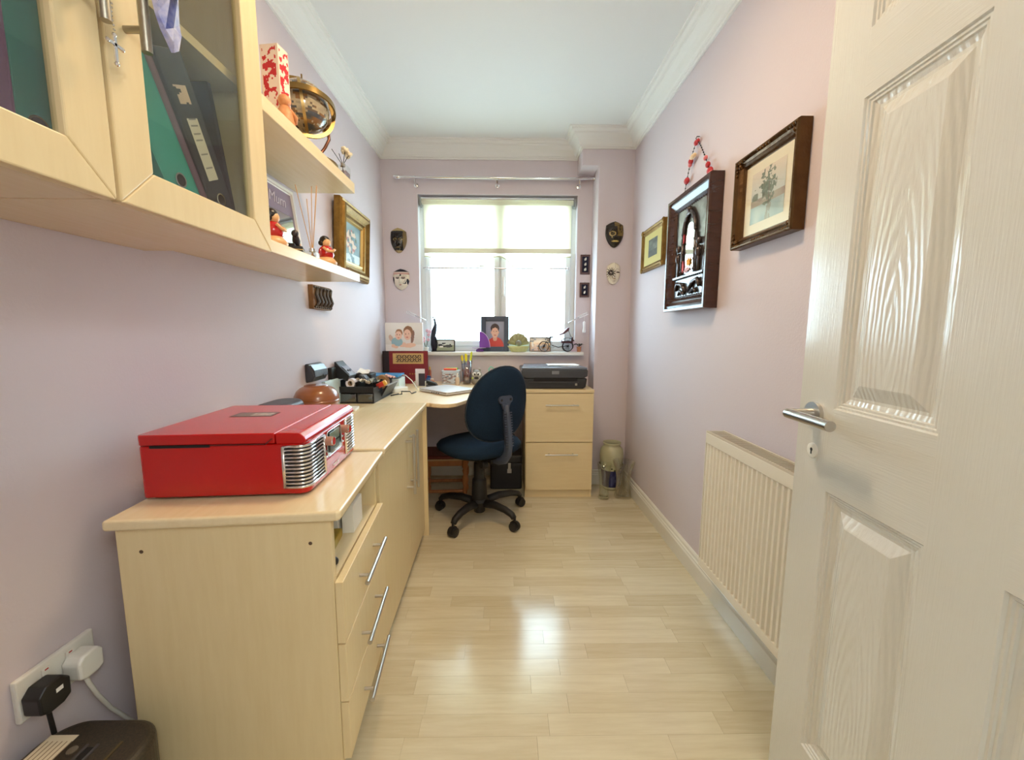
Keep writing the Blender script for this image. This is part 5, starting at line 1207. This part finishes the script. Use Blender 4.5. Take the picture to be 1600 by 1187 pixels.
# ------------------------------------------------------------------ pictures on the right wall (front faces towards -x)
def rpic(name, label, y0, z0, w, h, depth, bw, prof, fm, lean=0, cat='picture'):
    t = T(name, label, cat, (XR - .002, y0, z0), rot=(0, -lean, 0))
    O('frame', G().frame(0, 0, w, h, bw, prof, -1), fm, t); return t
RP = [(0, 0), (0, .034), (.08, .040), (.20, .040), (.32, .030), (.50, .026), (.62, .030), (.78, .024), (.92, .016), (1, .014)]
ORN = mat('bronze_ornate', (104, 74, 40), .32, metal=.65, noise=.6, nscale=16, col2=(66, 44, 26), bump=.5, bscale=60)
p3 = rpic('framed_landscape', 'large bronze-coloured ornate frame with a misty tree watercolour, nearest the door', 1.192, 1.392, .318, .305, .04, .040, RP, ORN)
g = G()
for (cy, cz, sy_, sz_) in ((.0, .0, 1, 1), (.318, 0, -1, 1), (.318, .305, -1, -1), (0, .305, 1, -1)):
    for k in range(4): g.ball((-.034, cy + sy_ * (.010 + k * .014), cz + sz_ * .010), .0085 - k * .0012, 8); g.ball((-.034, cy + sy_ * .010, cz + sz_ * (.010 + k * .014)), .0085 - k * .0012, 8)
    g.ball((-.030, cy + sy_ * .024, cz + sz_ * .024), .009, 8)
for k in (-2, -1, 0, 1, 2):
    g.ball((-.036, .159 + k * .014, .295), .006, 8); g.ball((-.036, .159 + k * .014, .010), .006, 8)
O('corner_ornament', g, ORN, p3, smooth='all')
O('mount', G().box(-.0145, .036, .036, -.010, .282, .269), mat('ivory_mount', (232, 222, 194), .7), p3)
def tree(u, v):
    c = mixc((186, 196, 190), (222, 206, 184), max(0, v - .35) * 1.6) if v > .4 else mixc((140, 164, 168), (190, 200, 190), vn(u, v, 5))
    if .33 < v < .46: c = mixc((150, 128, 112), (176, 170, 148), vn(u, v, 7))
    d = math.hypot((u - .50) * 1.25, (v - .66) * .85)
    if d < .33 and vn(u, v, 16) * .6 + vn(u, v, 34) * .4 > .10 + d * 1.5: c = mixc((92, 106, 84), (128, 136, 116), vn(u, v, 24))
    if abs(u - .55) < .02 and .2 < v < .7: c = (116, 108, 92)
    if u < .22 and .45 < v < .68 and vn(u, v, 8) > .3: c = (118, 124, 100)
    if v < .3 and abs(u - .55) < .09 and vn(u * 3, v, 9) > .45: c = (150, 148, 136)
    return c
picture('watercolour', .074, .070, .170, .165, 60, 58, tree, p3, x=-.0152, flip=-1)
O('glazing', G().add([(-.0175, .034, .034), (-.0175, .284, .034), (-.0175, .284, .271), (-.0175, .034, .271)], [(0, 3, 2, 1)]), mat('picture_glass', (252, 252, 252), .03, alpha=.03), p3)
DP = [(0, 0), (0, .050), (.05, .056), (.22, .056), (.30, .048), (.42, .050), (.55, .044), (.75, .036), (.85, .040), (1.0, .030)]
p2 = rpic('carved_mirror', 'dark carved wooden panel with a small arched mirror, middle of the right wall', 1.652, 1.196, .420, .530, .056, .062, DP, WOODD)
MET = mat('pewter_relief', (150, 148, 150), .28, metal=.75, noise=.7, nscale=14, col2=(70, 62, 62), bump=.6, bscale=30)
O('relief_panel', G().box(-.028, .058, .058, -.020, .362, .472), MET, p2)
O('arch_mirror', G().prism([(.165, .17)] + [(.165, .34)] + [(.21 - .045 * cos(a), .34 + .05 * sin(a)) for a in [i * pi / 12 for i in range(13)]] + [(.255, .17)], -.0315, -.0282, 'x'), MATS['mirror'], p2)
g = G()
for s_ in (-1, 1):
    yc = .21 + s_ * .062
    g.tube([(-.034, yc, .165), (-.036, yc, .25), (-.034, yc, .35)], .006, 8); g.tube([(-.034, yc + s_ * .012, .165), (-.034, yc + s_ * .012, .33)], .004, 8)
    for k in range(5): g.ball((-.036, yc, .18 + k * .042), .0085, 8)
    g.tube([(-.034, .21 + s_ * .10, .16), (-.034, .21 + s_ * .10, .27)], .007, 8); g.ball((-.036, .21 + s_ * .10, .29), .013, 10, (1, 1, 1.3)); g.ball((-.036, .21 + s_ * .10, .245), .015, 10, (1, 1, 1.6))
    g.tube([(-.034, .21 + s_ * .015, .085), (-.036, .21 + s_ * .05, .12), (-.036, .21 + s_ * .10, .13), (-.034, .21 + s_ * .12, .10)], .009, 8)
    g.tube([(-.034, .21 + s_ * .03, .075), (-.036, .21 + s_ * .07, .095), (-.034, .21 + s_ * .09, .075)], .006, 8)
g.tube([(-.036, .21 - .06 * cos(a), .345 + .085 * sin(a)) for a in [i * pi / 10 for i in range(11)]], .008, 8)
g.tube([(-.036, .21 - .035 * cos(a), .40 + .04 * sin(a)) for a in [i * pi / 8 for i in range(9)]], .007, 8); g.ball((-.038, .21, .445), .014, 10)
for k in range(17): g.ball((-.030, .066 + k * .018, .150), .0035, 6); g.ball((-.030, .066 + k * .018, .066), .0035, 6); g.ball((-.030, .066 + k * .018, .466), .0035, 6)
O('carved_relief', g, mat('dark_pewter', (92, 84, 86), .25, metal=.7), p2, smooth='all')
O('ledge', G().box(-.040, .060, .152, -.028, .360, .160), MET, p2)
hd_ = T('charm', 'bright orange star charm hanging on the carved mirror', 'charm', (XR - .036, 1.652 + .205, 1.196 + .215))
O('star', G().prism([((.022 if i % 2 else .013) * cos(i * pi / 6), (.022 if i % 2 else .013) * sin(i * pi / 6)) for i in range(12)], -.003, .0, 'x'), mat('orange_felt', (236, 160, 34), .7), hd_, bevel=.001)
tag(O('charm', G().prism([(0, .028), (.008, .006), (.007, -.016), (0, -.026), (-.007, -.016), (-.008, .006)], -.003, .0, 'x'), mat('pink_felt', (232, 112, 122), .7), loc=(XR - .036, 1.652 + .262, 1.196 + .200)), 'lower pink drop charm hanging at the left of the small arched mirror', 'charm')
tag(O('charm', G().prism([(0, .028), (.008, .006), (.007, -.016), (0, -.026), (-.007, -.016), (-.008, .006)], -.003, .0, 'x'), mat('red_felt', (206, 60, 70), .7), loc=(XR - .036, 1.652 + .266, 1.196 + .330)), 'upper red drop charm at the top left of the small arched mirror', 'charm')
pkf = T('charm', 'white and pink frilly flower charm below the orange star charm', 'charm', (XR - .038, 1.652 + .215, 1.196 + .182))
g = G()
for k in range(9): g.ball((0, .004 * (k % 3) - .018 + k * .0045, .006 * sin(k * 2.1)), .006, 8, (.5, 1, 1))
O('petals', g, mat('white_pink', (240, 206, 216), .7), pkf, smooth='all')
p1 = rpic('gilt_small_picture', 'small gilt-framed picture at the far end of the right wall', 2.212, 1.458, .350, .245, .02, .036, [(0, 0), (0, .018), (.15, .022), (.4, .016), (.6, .020), (.85, .012), (1, .010)], GOLD)
O('mount', G().box(-.0105, .034, .034, -.006, .316, .211), mat('mustard_mount', (206, 192, 120), .7), p1)
def dk(u, v): return mixc((66, 70, 66), (120, 124, 112), vn(u, v, 5)) if v > .35 else mixc((48, 50, 48), (74, 74, 66), vn(u, v, 7))
picture('print', .105, .075, .140, .100, 30, 22, dk, p1, x=-.0112, flip=-1)
g = G()
for cy, cz in ((.012, .012), (.338, .012), (.012, .233), (.338, .233)): g.ball((-.018, cy, cz), .017, 10, (.5, 1, 1))
O('corner_boss', g, GOLD, p1, smooth='all')
gr = T('bead_garland', 'garland of red and pink felt beads hung on a hook above the carved mirror', 'garland', (XR - .004, 1.885, 1.955))
O('hook', G().tube([(0, 0, .0), (-.012, 0, .0), (-.016, 0, -.008), (-.012, 0, -.014), (-.008, 0, -.010)], .002, 6), BLACKP, gr, smooth='all')
strL = [(-.010, .0, -.012), (-.012, .035, -.055), (-.012, .06, -.105), (-.012, .085, -.165), (-.012, .105, -.225)]
strR = [(-.010, .0, -.012), (-.012, -.045, -.06), (-.012, -.085, -.115), (-.012, -.125, -.175), (-.014, -.150, -.21)]
for s_ in (strL, strR): O('string', G().tube(s_, .0012, 5), BLACKM, gr, smooth='all')
def along(S_, t):
    t *= len(S_) - 1; i = min(int(t), len(S_) - 2); return tuple(S_[i][k] + (S_[i + 1][k] - S_[i][k]) * (t - i) for k in range(3))
RB = mat('red_bead', (196, 44, 52), .5); PK = mat('pink_bead', (230, 120, 120), .5); CB = mat('cream_bead', (240, 206, 160), .5)
for S_, lst in ((strL, ((.06, RB, .015), (.40, RB, .017), (.46, PK, .013), (.72, RB, .019), (.97, PK, .017))), (strR, ((.05, RB, .012), (.55, PK, .013), (.70, RB, .015), (.90, RB, .019), (1.0, PK, .016)))):
    for t_, m_, r__ in lst: O('felt_bead', G().ball(along(S_, t_), r__, 12, (.6, 1.0, .8)), m_, gr, smooth='all')
    for k in range(14): O('small_bead', G().ball(along(S_, .1 + k * .062), .0035, 6), BLACKP, gr, smooth='all')
O('cream_petal', G().ball((-.016, .02, -.075), .022, 12, (.4, 1.3, .5)), CB, gr, smooth='all')

# ------------------------------------------------------------------ inside the open shelf of the near unit
ox, oy = -.415, .0
tag(O('yellow_box', G().box(0, 0, 0, .095, .085, .022), mat('mustard_box', (176, 150, 40), .4, noise=.5, nscale=40, col2=(120, 100, 30)), bevel=.002, loc=(-.510, .910, .5645), rot=(0, 0, rad(8))), 'flat mustard-yellow box on the open shelf under the near worktop', 'box')
jr = T('glass_jar', 'small glass jar with a white top at the near end of the open shelf', 'jar', (-.432, .868, .5645))
O('glass', G().lathe([(.026, 0), (.030, .004), (.030, .034), (.024, .040)], 24), mat('olive_glass', (150, 150, 80), .1, alpha=.15), jr, smooth=True)
O('lid', G().lathe([(.025, .0401), (.025, .048), (.0, .049)], 24), mat('pale_lid', (214, 216, 214), .3), jr, smooth=True)
for k in range(2): tag(O('white_box', G().box(0, 0, 0, .030, .085, .075), mat('white_card_box', (232, 228, 218), .6), bevel=.001, loc=(-.470 + k * .037, 1.01 + k * .01, .5645), rot=(0, 0, rad(5))), ('left', 'right')[k] + ' one of two slim white boxes standing on the open shelf', 'box', 'white boxes on the open shelf')
for k in range(2): tag(O('black_bead_knob', G().ball((0, 0, .010), .010, 12), BLACKP, smooth='all', loc=(-.392 + k * .002, .872 - k * .024, .5645)), ('far', 'near')[k] + ' small black ball at the near edge of the open shelf', 'ball', 'black balls on the open shelf')

# ------------------------------------------------------------------ ceiling lamp (just out of the picture)
cl = T('ceiling_light', 'round ceiling light just above the top edge of the photo', 'ceiling lamp', (-.04, 1.25, H))
O('base', G().lathe([(.16, -.05), (.165, -.02), (.165, 0)], 32), WHITEP, cl, smooth=True)
